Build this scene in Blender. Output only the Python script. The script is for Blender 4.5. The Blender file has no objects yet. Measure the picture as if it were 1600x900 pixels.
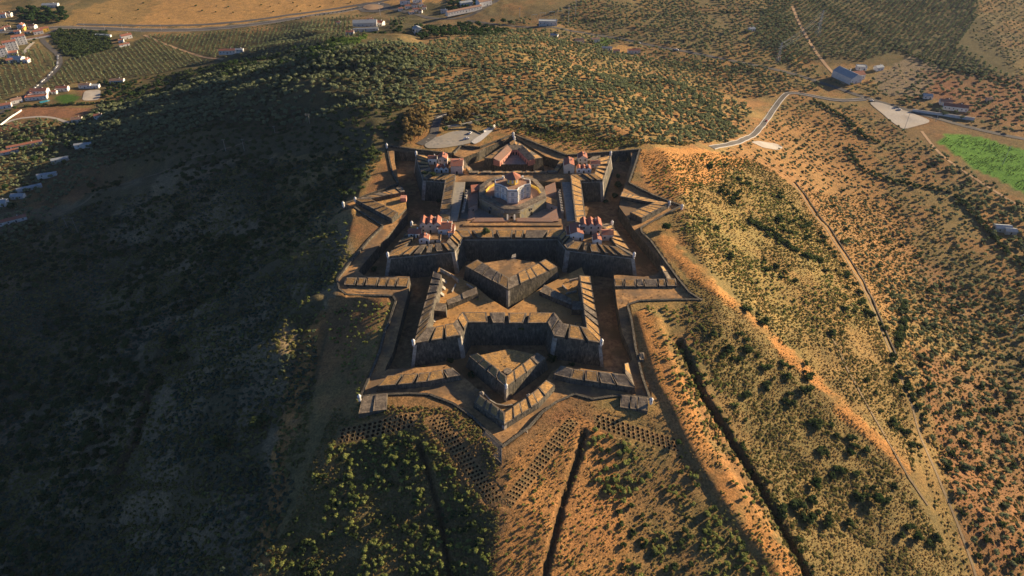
import bpy, math, random
import numpy as np
from mathutils import Vector, Matrix
from mathutils.geometry import tessellate_polygon, delaunay_2d_cdt
R = math.radians
random.seed(7); rng = np.random.default_rng(11)
SC = bpy.context.scene
COL = SC.collection

# ------------------------------------------------------------------ camera, sky, sun, exposure
CAM = (0.0, -431.0, 258.0); PITCH = R(38); FPX = 1142.0
cam = bpy.data.cameras.new('camera'); camo = bpy.data.objects.new('camera', cam); COL.objects.link(camo)
camo.location = CAM; camo.rotation_euler = (R(90) - PITCH, 0, 0)
cam.sensor_width = 36.0; cam.lens = 36.0 * FPX / 1600.0; cam.clip_start = 1; cam.clip_end = 12000
SC.camera = camo
SUN_EL, SUN_AZ = R(15.5), R(62)          # azimuth clockwise from +Y (away from camera): right and a little behind
wd = bpy.data.worlds.new('World'); SC.world = wd; wd.use_nodes = True
nt = wd.node_tree; bg = nt.nodes['Background']
sky = nt.nodes.new('ShaderNodeTexSky'); sky.sky_type = 'NISHITA'; sky.sun_disc = False
sky.sun_elevation = SUN_EL; sky.sun_rotation = SUN_AZ; sky.air_density = .5; sky.ozone_density = 4.0; sky.dust_density = 0.6
nt.links.new(sky.outputs[0], bg.inputs[0]); bg.inputs[1].default_value = 0.058
sl = bpy.data.lights.new('sun', 'SUN'); so = bpy.data.objects.new('sun', sl); COL.objects.link(so)
sl.energy = 5.0; sl.angle = R(0.5); sl.color = (1.0, 0.77, 0.49)
sd = Vector((math.sin(SUN_AZ) * math.cos(SUN_EL), math.cos(SUN_AZ) * math.cos(SUN_EL), math.sin(SUN_EL)))
so.rotation_euler = sd.to_track_quat('Z', 'Y').to_euler(); so.location = (500, 300, 400)
SC.view_settings.view_transform = 'Standard'; SC.view_settings.look = 'None'
SC.view_settings.gamma = 1.0; SC.view_settings.exposure = 1.28

# ------------------------------------------------------------------ terrain height
def _hash(ix, iy, s):
    n = (ix.astype(np.int64) * 374761393 + iy.astype(np.int64) * 668265263 + s * 982451653) & 0x7fffffff
    n = ((n ^ (n >> 13)) * 1274126177) & 0x7fffffff
    return ((n ^ (n >> 16)) & 0xffff) / 65535.0
def vnoise(x, y, s=0):
    ix = np.floor(x); iy = np.floor(y); fx = x - ix; fy = y - iy
    fx = fx * fx * (3 - 2 * fx); fy = fy * fy * (3 - 2 * fy)
    a = _hash(ix, iy, s); b = _hash(ix + 1, iy, s); c = _hash(ix, iy + 1, s); d = _hash(ix + 1, iy + 1, s)
    return (a * (1 - fx) + b * fx) * (1 - fy) + (c * (1 - fx) + d * fx) * fy
def fbm(x, y, s=0, o=4):
    v = 0; a = .5; t = 0
    for k in range(o):
        v = v + a * vnoise(x * 2 ** k, y * 2 ** k, s + k); t += a; a *= .5
    return v / t
def sstep(t):
    t = np.clip(t, 0, 1); return t * t * (3 - 2 * t)
PLANES = [(-.42, -.907, -40, -190, .27), (.39, -.92, 40, -188, .27), (-1, -.04, -102, -80, -1), (-.95, -.31, -103, -95, .44),
          (0, 1, 0, 116, .085), (0, 1, 0, 340, .16), (.8, .6, 106, 90, .30), (1, 0, 117, 0, .42), (.85, -.53, 78, -178, .34), (-.9, -.43, -100, -215, .3)]
def smax(a, b, k):
    h = np.clip(.5 + .5 * (a - b) / k, 0, 1)
    return b * (1 - h) + a * h + k * h * (1 - h)
def zplat(y):
    return -6.0 - 5.0 * sstep((-y - 100) / 75.0)
def base_h(x, y):
    x = np.asarray(x, float); y = np.asarray(y, float)
    D = np.zeros(np.broadcast(x, y).shape)
    x = x + sstep((y - 130) / 120.) * (fbm(x / 90., y / 90., 88, 3) - .5) * 60
    for nx, ny, px, py, s in PLANES:
        dd = np.clip((x - px) * nx + (y - py) * ny, 0, None)
        if s < 0:     # the long left flank eases off behind the fort
            s = .50 - .212 * sstep((y - 50) / 170.)
        D = smax(D, dd * s, 1.2 + 8 * sstep((y - 120) / 90.)) if py != 340 else D + dd * s
    D = smax(D, sstep((y + 184) / 10.) * sstep((-97 - y) / 10.) * np.clip(-73 - x, 0, 45) * .34, 1.0)
    zh = zplat(y) - np.maximum(D - .3, 0)
    out = np.clip(D / 12.0, 0, 1)
    zh = zh + out * (fbm(x / 55., y / 55., 3, 3) - .5) * 9
    lf = sstep((-x - 100) / 40.) * sstep(D / 14.)      # worn ribs and hollows down the left flank
    rb = fbm(x / 150. + y / 400., y / 34. + x / 260., 61, 3); zh = zh + lf * (1 - np.abs(2 * rb - 1) * 2.4) * 5.5
    pl = -113 + 26 * sstep((x + 380) / 560.) + 10 * (fbm(x / 240., y / 240., 9, 3) - .5) + 22 * sstep((y - 760) / 500.) * sstep((-x + 100) / 300.)
    z = smax(zh, pl, 14)
    z = z + np.clip(D / 4., 0, 1) * ((fbm(x / 14., y / 14., 5, 3) - .5) * 1.1)
    return z
def ray(px, py):
    a = (px - 800) / FPX; b = (450 - py) / FPX
    return a, math.cos(PITCH) + b * math.sin(PITCH), -math.sin(PITCH) + b * math.cos(PITCH)
def at(px, py, z):
    """where the sight line through a photo pixel meets the level z"""
    a, dy, dz = ray(px, py); t = (z - CAM[2]) / dz
    return (a * t, CAM[1] + dy * t)
def atz(P, zf):
    out = []
    for q in P:
        z = -8.0
        for _ in range(8):
            w = at(q[0], q[1], z); z = float(zf(w[1]))
        out.append(w)
    return out
FEAT = []
def ground_pts(P, hf=None):
    hf = hf or base_h
    out = []
    for q in P:
        a, dy, dz = ray(*q)
        t = np.arange(150, 4200, 3.0)
        z = CAM[2] + dz * t; hh = hf(a * t, CAM[1] + dy * t)
        i = int(np.argmax(z < hh))
        if i == 0: i = len(t) - 1
        t0, t1 = t[i - 1], t[i]
        for _ in range(12):
            tm = .5 * (t0 + t1)
            if CAM[2] + dz * tm < float(hf(np.array([a * tm]), np.array([CAM[1] + dy * tm]))[0]): t1 = tm
            else: t0 = tm
        out.append((a * t1, CAM[1] + dy * t1))
    return out
def dist_poly(x, y, P):
    d = np.full(np.shape(x), 1e9)
    for (x0, y0), (x1, y1) in zip(P[:-1], P[1:]):
        ex, ey = x1 - x0, y1 - y0; L = ex * ex + ey * ey + 1e-9
        t = np.clip(((x - x0) * ex + (y - y0) * ey) / L, 0, 1)
        d = np.minimum(d, np.hypot(x - x0 - t * ex, y - y0 - t * ey))
    return d
def inside(x, y, P):
    c = np.zeros(np.shape(x), bool); n = len(P)
    for i in range(n):
        x0, y0 = P[i]; x1, y1 = P[(i + 1) % n]
        m = ((y0 > y) != (y1 > y))
        if y1 != y0: c ^= m & (x < (x1 - x0) * (y - y0) / (y1 - y0) + x0)
    return c

zcw = lambda y: zplat(y) - 1.5           # level of the covered way
CREST_PX = [(603,226),(607,247),(612,270),(621,286),(590,297.5),(535,316.7),(566,333),(597,352),(577,371),(551,402),(525,434),(529,452),
    (540,459.5),(613,463),(617,470),(607,501),(600,515),(591.8,547),(584,567),(563.8,612),(561,620),(606,616.5),(640,615),(669,616),(707,631),(737,652),
    (756,671),(786,699),(828,668),(848,645),(870,629),(898,616.5),(926,624),(970,618),(1018,623),(1006,590),(1000,566),(995,544),(988,500),(982,476),(1000,470),
    (1060,468),(1098,468),(1078,455),(1062,436),(1045,413),(1018,375),(1004,362),(1003,355),(1034,338),(1067,321),(1045,313),(1020,303),(984,285),(996,249),
    (1001,232),(942,237),(885,241.5),(843,225),(802,208),(775,219),(749,229),(720,226),(707,239),(655,233)]
CREST = atz(CREST_PX, zplat)
STRIP_PX = [([(1040,376),(1100,440),(1180,505),(1260,580),(1330,650),(1410,728)], 5.5, .5, 4.5),
            ([(1012,500),(1045,600),(1095,700),(1160,800),(1235,900),(1300,1000)], 8.5, 1.6, 6),
            ([(497,500),(470,600),(440,720),(425,800),(405,900),(395,1000)], 5, .6, 4),
            ([(545,335),(440,385),(360,440),(300,500),(245,580),(210,650),(170,760)], 5, 2.5, 5),
            ([(490,470),(430,520),(360,580),(290,650),(200,740),(150,800)], 4, 2.0, 5)]
TRENCH_PX = [([(1062,535),(1095,610),(1150,700),(1210,800),(1262,905),(1310,1000)], 2.2, 4.2),
             ([(912,674),(903,712),(880,780),(851,900),(830,990)], 1.5, 2.8),
             ([(655,692),(682,780),(695,850),(708,930)], 1.4, 2.2),
             ([(270,500),(240,600),(215,680),(190,740)], 2.5, 3.0)]
STRIPS = [(ground_pts(p), w, b, s) for p, w, b, s in STRIP_PX]
TRENCH = [(ground_pts(p), w, d) for p, w, d in TRENCH_PX]
# bands of wolf pits: outer corner pixels (start, end), across vector px
def H(x, y):
    x = np.asarray(x, float); y = np.asarray(y, float)
    z = base_h(x, y)
    near = (y < 260) & (np.abs(x) < 420)
    if np.any(near):
        xn = x[near]; yn = y[near]; zz = z[near]
        for P, w, b, s in STRIPS:
            d = dist_poly(xn, yn, P); zz = zz + b * (1 - sstep((d - w * .5) / s))
        for P, w, dp in TRENCH:
            d = dist_poly(xn, yn, P) + (vnoise(xn / 6, yn / 6, 31) - .5) * 1.2
            zz = zz - dp * (1 - sstep((d - w * .45) / (w * .55)))
        z = z.copy(); z[near] = zz
    return z
def h1(x, y): return float(H(np.array([x]), np.array([y]))[0])
def G(P): return ground_pts(P, H)
def g3(px, py):
    x, y = G([(px, py)])[0]; return (x, y, h1(x, y))

# ------------------------------------------------------------------ materials
def mat(name):
    m = bpy.data.materials.new(name); m.use_nodes = True
    n = m.node_tree; p = n.nodes['Principled BSDF']; p.inputs['Roughness'].default_value = .9
    p.inputs['Specular IOR Level'].default_value = .15
    return m, n, p
def noise_mat(name, c0, c1, scale=1.0, c2=None, scale2=.15, bump=.0, rough=.92, stretch=None, spec=.15):
    m, n, p = mat(name); p.inputs['Roughness'].default_value = rough; p.inputs['Specular IOR Level'].default_value = spec
    tc = n.nodes.new('ShaderNodeTexCoord'); geo = n.nodes.new('ShaderNodeNewGeometry')
    mp = n.nodes.new('ShaderNodeMapping'); n.links.new(geo.outputs['Position'], mp.inputs[0])
    if stretch: mp.inputs['Scale'].default_value = stretch
    tx = n.nodes.new('ShaderNodeTexNoise'); tx.inputs['Scale'].default_value = scale; tx.inputs['Detail'].default_value = 5; tx.inputs['Roughness'].default_value = .65
    n.links.new(mp.outputs[0], tx.inputs['Vector'])
    rp = n.nodes.new('ShaderNodeValToRGB'); rp.color_ramp.elements[0].position = .33; rp.color_ramp.elements[1].position = .67
    rp.color_ramp.elements[0].color = (*c0, 1); rp.color_ramp.elements[1].color = (*c1, 1)
    n.links.new(tx.outputs[0], rp.inputs[0]); out = rp.outputs[0]
    if c2:
        t2 = n.nodes.new('ShaderNodeTexNoise'); t2.inputs['Scale'].default_value = scale2; t2.inputs['Detail'].default_value = 4
        n.links.new(geo.outputs['Position'], t2.inputs['Vector'])
        r2 = n.nodes.new('ShaderNodeValToRGB'); r2.color_ramp.elements[0].position = .45; r2.color_ramp.elements[1].position = .62
        n.links.new(t2.outputs[0], r2.inputs[0])
        mx = n.nodes.new('ShaderNodeMix'); mx.data_type = 'RGBA'
        n.links.new(r2.outputs[0], mx.inputs[0]); n.links.new(out, mx.inputs[6]); mx.inputs[7].default_value = (*c2, 1); out = mx.outputs[2]
    n.links.new(out, p.inputs['Base Color'])
    if bump:
        b = n.nodes.new('ShaderNodeBump'); b.inputs['Strength'].default_value = bump; b.inputs['Distance'].default_value = .3
        n.links.new(tx.outputs[0], b.inputs['Height']); n.links.new(b.outputs[0], p.inputs['Normal'])
    return m
M = {}
M['stone'] = noise_mat('weathered_stone', (.05, .045, .04), (.19, .17, .135), 1.3, (.085, .078, .068), .25, .5, stretch=(1, 1, .35))
def streaks(m):
    n = m.node_tree; p = n.nodes['Principled BSDF']; src = p.inputs['Base Color'].links[0].from_socket; geo = n.nodes.new('ShaderNodeNewGeometry'); mp = n.nodes.new('ShaderNodeMapping'); mp.inputs['Scale'].default_value = (1, 1, .3)
    t = n.nodes.new('ShaderNodeTexNoise'); t.inputs['Scale'].default_value = .9; t.inputs['Detail'].default_value = 6; t.inputs['Roughness'].default_value = .75; r = n.nodes.new('ShaderNodeValToRGB')
    r.color_ramp.elements[0].position = .38; r.color_ramp.elements[0].color = (.42, .45, .42, 1); r.color_ramp.elements[1].position = .66; r.color_ramp.elements[1].color = (1.7, 1.6, 1.45, 1)
    x = n.nodes.new('ShaderNodeMix'); x.data_type = 'RGBA'; x.blend_type = 'MULTIPLY'; x.inputs[0].default_value = .85
    n.links.new(geo.outputs['Position'], mp.inputs[0]); n.links.new(mp.outputs[0], t.inputs['Vector']); n.links.new(t.outputs[0], r.inputs[0]); n.links.new(src, x.inputs[6]); n.links.new(r.outputs[0], x.inputs[7]); n.links.new(x.outputs[2], p.inputs['Base Color'])
streaks(M['stone'])
M['trim'] = noise_mat('pale_trim_stone', (.30, .27, .22), (.50, .45, .38), 1.5, (.25, .22, .18), .4, .2)
M['merlon'] = noise_mat('lime_coated_masonry', (.11, .09, .07), (.34, .27, .19), 1.0, (.13, .105, .08), .3, .3)
M['drygrass'] = noise_mat('dry_grass_top', (.26, .145, .055), (.72, .41, .14), 1.1, (.34, .21, .095), .35, .4)
M['courtgrass'] = noise_mat('court_grass', (.32, .17, .065), (.62, .34, .12), .6, (.38, .22, .09), .1, .4)
M['earth'] = noise_mat('trodden_earth', (.24, .135, .06), (.58, .33, .14), .5, (.20, .135, .08), .08, .3)
M['ditch'] = noise_mat('ditch_earth', (.17, .095, .05), (.48, .27, .12), .35, (.22, .14, .065), .07, .4)
M['paving'] = noise_mat('grey_paving', (.22, .21, .19), (.38, .34, .28), .35, (.33, .29, .23), .08, .1)
M['white'] = noise_mat('white_plaster', (.62, .60, .56), (.80, .78, .74), .6, None, .2)
M['cream'] = noise_mat('cream_plaster', (.50, .44, .36), (.66, .60, .50), .6, None, .2)
M['pink'] = noise_mat('faded_pink_plaster', (.50, .38, .31), (.66, .52, .43), .7, (.52, .43, .35), .5)
M['rose'] = noise_mat('rose_plaster', (.45, .20, .15), (.58, .28, .21), .7, None)
M['yellow'] = noise_mat('ochre_plaster', (.62, .40, .07), (.75, .52, .12), .7, None)
M['stained'] = noise_mat('lichen_stained_plaster', (.20, .17, .11), (.44, .37, .22), .8, (.25, .24, .20), .3, .2, stretch=(1, 1, .5))
M['roof'] = noise_mat('terracotta_tiles', (.27, .10, .065), (.44, .175, .11), 2.0, (.30, .15, .11), .4, .3)
M['oldroof'] = noise_mat('old_dull_tiles', (.26, .15, .10), (.40, .24, .17), 1.5, (.30, .20, .15), .4, .3)
M['grayroof'] = noise_mat('grey_metal_roof', (.30, .33, .35), (.42, .45, .46), .5, None, rough=.6)
M['dark'] = noise_mat('dark_opening', (.015, .014, .013), (.03, .028, .025), 1, None)
M['asphalt'] = noise_mat('worn_asphalt', (.085, .08, .075), (.13, .12, .11), .6, (.11, .10, .09), .05)
M['palelot'] = noise_mat('pale_gravel', (.34, .31, .27), (.46, .42, .37), .5, (.40, .35, .29), .06)
M['kerb'] = noise_mat('concrete_edge', (.45, .43, .40), (.60, .57, .53), 1, None)
M['dirt'] = noise_mat('dirt_track', (.36, .23, .13), (.50, .33, .19), .4, (.42, .27, .15), .08)
M['trackdark'] = noise_mat('worn_hill_track', (.16, .12, .075), (.26, .19, .11), .4, (.2, .15, .09), .08)
M['bark'] = noise_mat('bark', (.08, .055, .035), (.16, .115, .08), 4, None)
M['wood'] = noise_mat('grey_pole', (.30, .27, .23), (.42, .38, .33), 3, None)
M['steel'] = noise_mat('galvanised_steel', (.35, .36, .36), (.5, .5, .5), 3, None, rough=.5)
M['water'] = noise_mat('pool_water', (.05, .28, .36), (.07, .34, .42), .5, None, rough=.15, spec=.5)
M['carwhite'] = noise_mat('white_car_paint', (.75, .75, .75), (.8, .8, .8), 1, None, rough=.3, spec=.5)
M['cargrey'] = noise_mat('grey_car_paint', (.22, .23, .24), (.27, .28, .29), 1, None, rough=.3, spec=.5)
M['carred'] = noise_mat('red_car_paint', (.45, .04, .03), (.5, .05, .04), 1, None, rough=.3, spec=.5)
M['glass'] = noise_mat('dark_glass', (.02, .025, .03), (.03, .035, .04), 1, None, rough=.15, spec=.6)
M['pane'] = noise_mat('pale_shutter', (.30, .33, .36), (.42, .44, .46), 1, None)
M['pitin'] = noise_mat('pit_near_black', (.02, .014, .01), (.04, .028, .018), 3, None)  # inner faces of the wolf pits, far darker than the collar soil
def leaf_mat(name, c0, c1, var=.35):
    m, n, p = mat(name)
    oi = n.nodes.new('ShaderNodeObjectInfo'); geo = n.nodes.new('ShaderNodeNewGeometry')
    tx = n.nodes.new('ShaderNodeTexNoise'); tx.inputs['Scale'].default_value = .9; tx.inputs['Detail'].default_value = 3
    n.links.new(geo.outputs['Position'], tx.inputs['Vector'])
    a = n.nodes.new('ShaderNodeMath'); a.operation = 'MULTIPLY_ADD'; a.inputs[1].default_value = .55; n.links.new(oi.outputs['Random'], a.inputs[0])
    b = n.nodes.new('ShaderNodeMath'); b.operation = 'MULTIPLY_ADD'; b.inputs[1].default_value = 1.4; b.inputs[2].default_value = -.5
    n.links.new(tx.outputs[0], b.inputs[0]); n.links.new(b.outputs[0], a.inputs[2])
    rp = n.nodes.new('ShaderNodeValToRGB'); rp.color_ramp.elements[0].position = .1; rp.color_ramp.elements[1].position = .95
    rp.color_ramp.elements[0].color = (*c0, 1); rp.color_ramp.elements[1].color = (*c1, 1)
    n.links.new(a.outputs[0], rp.inputs[0]); n.links.new(rp.outputs[0], p.inputs['Base Color'])
    n.nodes.remove(p); df = n.nodes.new('ShaderNodeBsdfDiffuse'); tl = n.nodes.new('ShaderNodeBsdfTranslucent'); mx = n.nodes.new('ShaderNodeMixShader'); mx.inputs[0].default_value = .35
    n.links.new(rp.outputs[0], df.inputs[0]); n.links.new(rp.outputs[0], tl.inputs[0]); n.links.new(df.outputs[0], mx.inputs[1]); n.links.new(tl.outputs[0], mx.inputs[2])
    n.links.new(mx.outputs[0], n.nodes['Material Output'].inputs[0])
    return m
L = {'sage': leaf_mat('sage_foliage', (.055, .085, .055), (.14, .18, .12)), 'olive': leaf_mat('olive_foliage', (.12, .15, .08), (.32, .35, .18)),
     'bush': leaf_mat('dark_bush_foliage', (.03, .05, .022), (.11, .145, .05)),
     'shrub': leaf_mat('yellow_green_shrub_foliage', (.13, .17, .045), (.38, .40, .13)),
     'oak': leaf_mat('evergreen_foliage', (.025, .05, .018), (.06, .10, .03)),
     'reed': leaf_mat('reed_foliage', (.10, .17, .04), (.20, .28, .07)),
     'brown': leaf_mat('autumn_foliage', (.16, .12, .05), (.27, .19, .08)),
     'grass': leaf_mat('dry_scrub', (.24, .17, .07), (.50, .34, .14)),
     'scrub': leaf_mat('low_scrub', (.12, .125, .04), (.32, .29, .11))}

# ------------------------------------------------------------------ mesh helpers
def mesh(name, verts, faces, mats, midx=None, parent=None, smooth=False, loc=None):
    me = bpy.data.meshes.new(name); me.from_pydata([tuple(v) for v in verts], [], faces)
    if not isinstance(mats, (list, tuple)): mats = [mats]
    for m in mats: me.materials.append(m)
    if midx is not None: me.polygons.foreach_set('material_index', midx)
    if smooth: me.polygons.foreach_set('use_smooth', [True] * len(me.polygons))
    me.update()
    o = bpy.data.objects.new(name, me); COL.objects.link(o)
    if parent is not None:
        o.parent = parent
        if parent.name in WROOT: o.matrix_parent_inverse = Matrix.Translation(-Vector(parent.location))
    if loc: o.location = loc
    return o
WROOT = set()
def wroot(name, loc, label, cat, group=None):
    """an Empty at a thing's base whose parts are given in world coordinates"""
    o = empty(name, loc, 0, label, cat, group); WROOT.add(o.name); return o
class MB:
    def __init__(s): s.v = []; s.f = []; s.m = []
    def add(s, v, f, m=0):
        k = len(s.v); s.v += [tuple(map(float, q)) for q in v]
        for q in f: s.f.append(tuple(i + k for i in q)); s.m.append(m)
    def box(s, x0, x1, y0, y1, z0, z1, m=0):
        s.add([(x0,y0,z0),(x1,y0,z0),(x1,y1,z0),(x0,y1,z0),(x0,y0,z1),(x1,y0,z1),(x1,y1,z1),(x0,y1,z1)],
              [(0,3,2,1),(4,5,6,7),(0,1,5,4),(1,2,6,5),(2,3,7,6),(3,0,4,7)], m)
    def hexa(s, b, t, m=0, mt=None):
        """b, t: rings of points (same count)"""
        n = len(b); s.add(list(b) + list(t), [tuple(range(n - 1, -1, -1))] + [(i, (i + 1) % n, (i + 1) % n + n, i + n) for i in range(n)], m)
        s.add(t, [tuple(range(n))], m if mt is None else mt)
    def tube(s, a, b, r0, r1=None, n=8, m=0):
        r1 = r0 if r1 is None else r1
        a = Vector(a); b = Vector(b); d = (b - a).normalized(); u = d.orthogonal().normalized(); w = d.cross(u)
        A = [a + u * math.cos(2*math.pi*i/n) * r0 + w * math.sin(2*math.pi*i/n) * r0 for i in range(n)]
        B = [b + u * math.cos(2*math.pi*i/n) * r1 + w * math.sin(2*math.pi*i/n) * r1 for i in range(n)]
        s.add(A + B, [(i, (i+1) % n, (i+1) % n + n, i + n) for i in range(n)] + [tuple(range(n-1,-1,-1)), tuple(range(n, 2*n))], m)
    def lathe(s, c, prof, n=12, m=0):
        k = []
        for r, z in prof: k += [(c[0] + r * math.cos(2*math.pi*i/n), c[1] + r * math.sin(2*math.pi*i/n), c[2] + z) for i in range(n)]
        f = [(j*n+i, j*n+(i+1) % n, (j+1)*n+(i+1) % n, (j+1)*n+i) for j in range(len(prof)-1) for i in range(n)]
        s.add(k, f + [tuple(range((len(prof)-1)*n, len(prof)*n)), tuple(range(n-1, -1, -1))], m)
    def build(s, name, mats, parent=None, smooth=False, loc=None):
        return mesh(name, s.v, s.f, mats, s.m if isinstance(mats, (list, tuple)) else None, parent, smooth, loc)
def tag(o, label=None, cat=None, group=None, kind=None):
    if label: o['label'] = label
    if cat: o['category'] = cat
    if group: o['group'] = group
    if kind: o['kind'] = kind
    return o
def empty(name, loc, rz=0, label=None, cat=None, group=None):
    o = bpy.data.objects.new(name, None); COL.objects.link(o); o.location = loc; o.rotation_euler = (0, 0, rz); o.empty_display_size = .5
    return tag(o, label, cat, group)
def area(P): return .5 * sum(P[i][0] * P[(i+1) % len(P)][1] - P[(i+1) % len(P)][0] * P[i][1] for i in range(len(P)))
def ccw(P): return list(P) if area(P) > 0 else list(P)[::-1]
def offset(P, d, lim=3.0):
    """outward offset of a ccw polygon"""
    n = len(P); out = []
    for i in range(n):
        p0 = Vector(P[i-1][:2]); p1 = Vector(P[i][:2]); p2 = Vector(P[(i+1) % n][:2])
        a = (p1 - p0).normalized(); b = (p2 - p1).normalized()
        na = Vector((a.y, -a.x)); nb = Vector((b.y, -b.x)); m = na + nb
        if m.length < .05: m = na
        m.normalize(); c = max(m.dot(na), 1.0 / lim)
        q = p1 + m * (d / c); out.append((q.x, q.y))
    return out
def slab(mb, P, zt, zb, batter=0, holes=(), m=0, mt=None, bottom=False):
    """prism on polygon P with top zt (number or function of x,y), outward batter"""
    P = ccw(P); f = zt if callable(zt) else (lambda x, y: zt)
    mt = m if mt is None else mt
    top = [(x, y, f(x, y)) for x, y in P]; Bp = offset(P, batter) if batter else P
    bot = [(x, y, zb) for x, y in Bp]; n = len(P)
    mb.add(bot + top, [(i, (i+1) % n, (i+1) % n + n, i + n) for i in range(n)], m)
    Hs = [ccw(h)[::-1] for h in holes]; rings = [[Vector(v) for v in top]]
    for h in Hs:
        ht = [(x, y, f(x, y)) for x, y in h]; hb = [(x, y, zb) for x, y in h]; k = len(h)
        mb.add(hb + ht, [(i, (i+1) % k, (i+1) % k + k, i + k) for i in range(k)], m)
        rings.append([Vector(v) for v in ht])
    flat = [v for r_ in rings for v in r_]
    tris = tessellate_polygon([[Vector((v.x, v.y, 0)) for v in r_] for r_ in rings])
    fs = []
    for t in tris:
        a, b, c = (flat[i] for i in t)
        fs.append(t if (b.x-a.x)*(c.y-a.y)-(c.x-a.x)*(b.y-a.y) > 0 else (t[0], t[2], t[1]))
    mb.add(flat, fs, mt)
def densify(P, step, closed=True):
    out = []; n = len(P)
    for i in range(n if closed else n - 1):
        a = P[i]; b = P[(i+1) % n]; k = max(1, int(math.hypot(b[0]-a[0], b[1]-a[1]) / step))
        for j in range(k): out.append((a[0] + (b[0]-a[0]) * j / k, a[1] + (b[1]-a[1]) * j / k))
    if not closed: out.append(P[-1])
    return out
def lerp(a, b, t): return (a[0] + (b[0]-a[0]) * t, a[1] + (b[1]-a[1]) * t)
MTOP = random.Random(3)
def merlons(parent, O, I, ns, z, hgt=2.0, rise=.5, gap=.16, batter=.25, name='merlon', grass='drygrass', taper=.5):
    """rows of broad masonry blocks between outer line O and inner line I; embrasures between them"""
    for k in range(len(O) - 1):
        n = ns[k] if isinstance(ns, (list, tuple)) else ns
        if n <= 0: continue
        cuts = [0] + [(j + MTOP.uniform(-.22, .22)) / n for j in range(1, n)] + [1]
        for j in range(n):
            t0 = cuts[j]; t1 = cuts[j + 1]; g = gap / n * (.7 + .6 * random.random()) / 2 
            a0 = t0 + (g if j > 0 else 0); a1 = t1 - (g if j < n - 1 else 0)
            gi = g * taper
            i0 = t0 + (gi if j > 0 else 0); i1 = t1 - (gi if j < n - 1 else 0)
            q = [lerp(O[k], O[k+1], a0), lerp(O[k], O[k+1], a1), lerp(I[k], I[k+1], i1), lerp(I[k], I[k+1], i0)]
            zz = [z + hgt, z + hgt, z + hgt + rise, z + hgt + rise]
            if area(q) < 0: q = [q[1], q[0], q[3], q[2]]
            jz = random.uniform(-.3, .25)
            c = (sum(p[0] for p in q) / 4, sum(p[1] for p in q) / 4)
            mb = MB(); top = [(p[0], p[1], w + jz) for p, w in zip(q, zz)]
            mb.add([(p[0], p[1], z - .05) for p in q] + top, [(i, (i+1) % 4, (i+1) % 4 + 4, i + 4) for i in range(4)], 0)
            L0 = math.hypot(q[0][0]-c[0], q[0][1]-c[1]); fr = 1 - min(.45, 1.0 / max(L0, .1))
            inn = [(c[0] + (p[0]-c[0]) * fr, c[1] + (p[1]-c[1]) * fr, w + jz + .0) for p, w in zip(q, zz)]
            mb.add(top + inn, [(i, (i+1) % 4, (i+1) % 4 + 4, i + 4) for i in range(4)], 1)
            mb.add(inn, [(0, 1, 2, 3)], 2)
            mb.build(name, [M['stone'], M['merlon'], M[grass if MTOP.random() < .8 else 'merlon']], parent)
def quoin(parent, P, i, zt, zb, batter, w=1.7):
    P = ccw(P); Bp = offset(P, batter); n = len(P)
    Pt = offset(P, .14); Bb = offset(P, batter + .14)
    def tow(Q, i, j): 
        a = Vector(Q[i]); b = Vector(Q[j]); d = (b - a); d.normalize(); return a + d * w
    ring_t = [tow(Pt, i, (i-1) % n), Vector(Pt[i]), tow(Pt, i, (i+1) % n), tow(P, i, (i+1) % n), Vector(P[i]), tow(P, i, (i-1) % n)]
    ring_b = [tow(Bb, i, (i-1) % n), Vector(Bb[i]), tow(Bb, i, (i+1) % n), tow(Bp, i, (i+1) % n), Vector(Bp[i]), tow(Bp, i, (i-1) % n)]
    mb = MB(); nz = 7
    tt = [(p.x, p.y, zt) for p in ring_t]; bb = [(p.x, p.y, zb) for p in ring_b]
    mb.add(bb + tt, [(k, (k+1) % 6, (k+1) % 6 + 6, k + 6) for k in range(6)] + [tuple(range(6, 12))], 0)
    return mb.build('quoin', M['trim'], parent)
def sentry(parent, x, y, z, s=1.0):
    mb = MB(); mb.lathe((x, y, z), [(.35*s, -2.2*s), (.95*s, -.6*s), (.95*s, 2.1*s), (1.15*s, 2.2*s), (1.0*s, 2.5*s), (.55*s, 3.1*s), (.12*s, 3.5*s), (.1*s, 3.9*s)], 10)
    o = mb.build('sentry_box', M['white'], parent)
    mb = MB(); mb.box(x-.2*s, x+.2*s, y-1.02*s, y-.9*s, z+.8*s, z+1.7*s); mb.build('slit', M['dark'], o)
    return o

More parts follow.
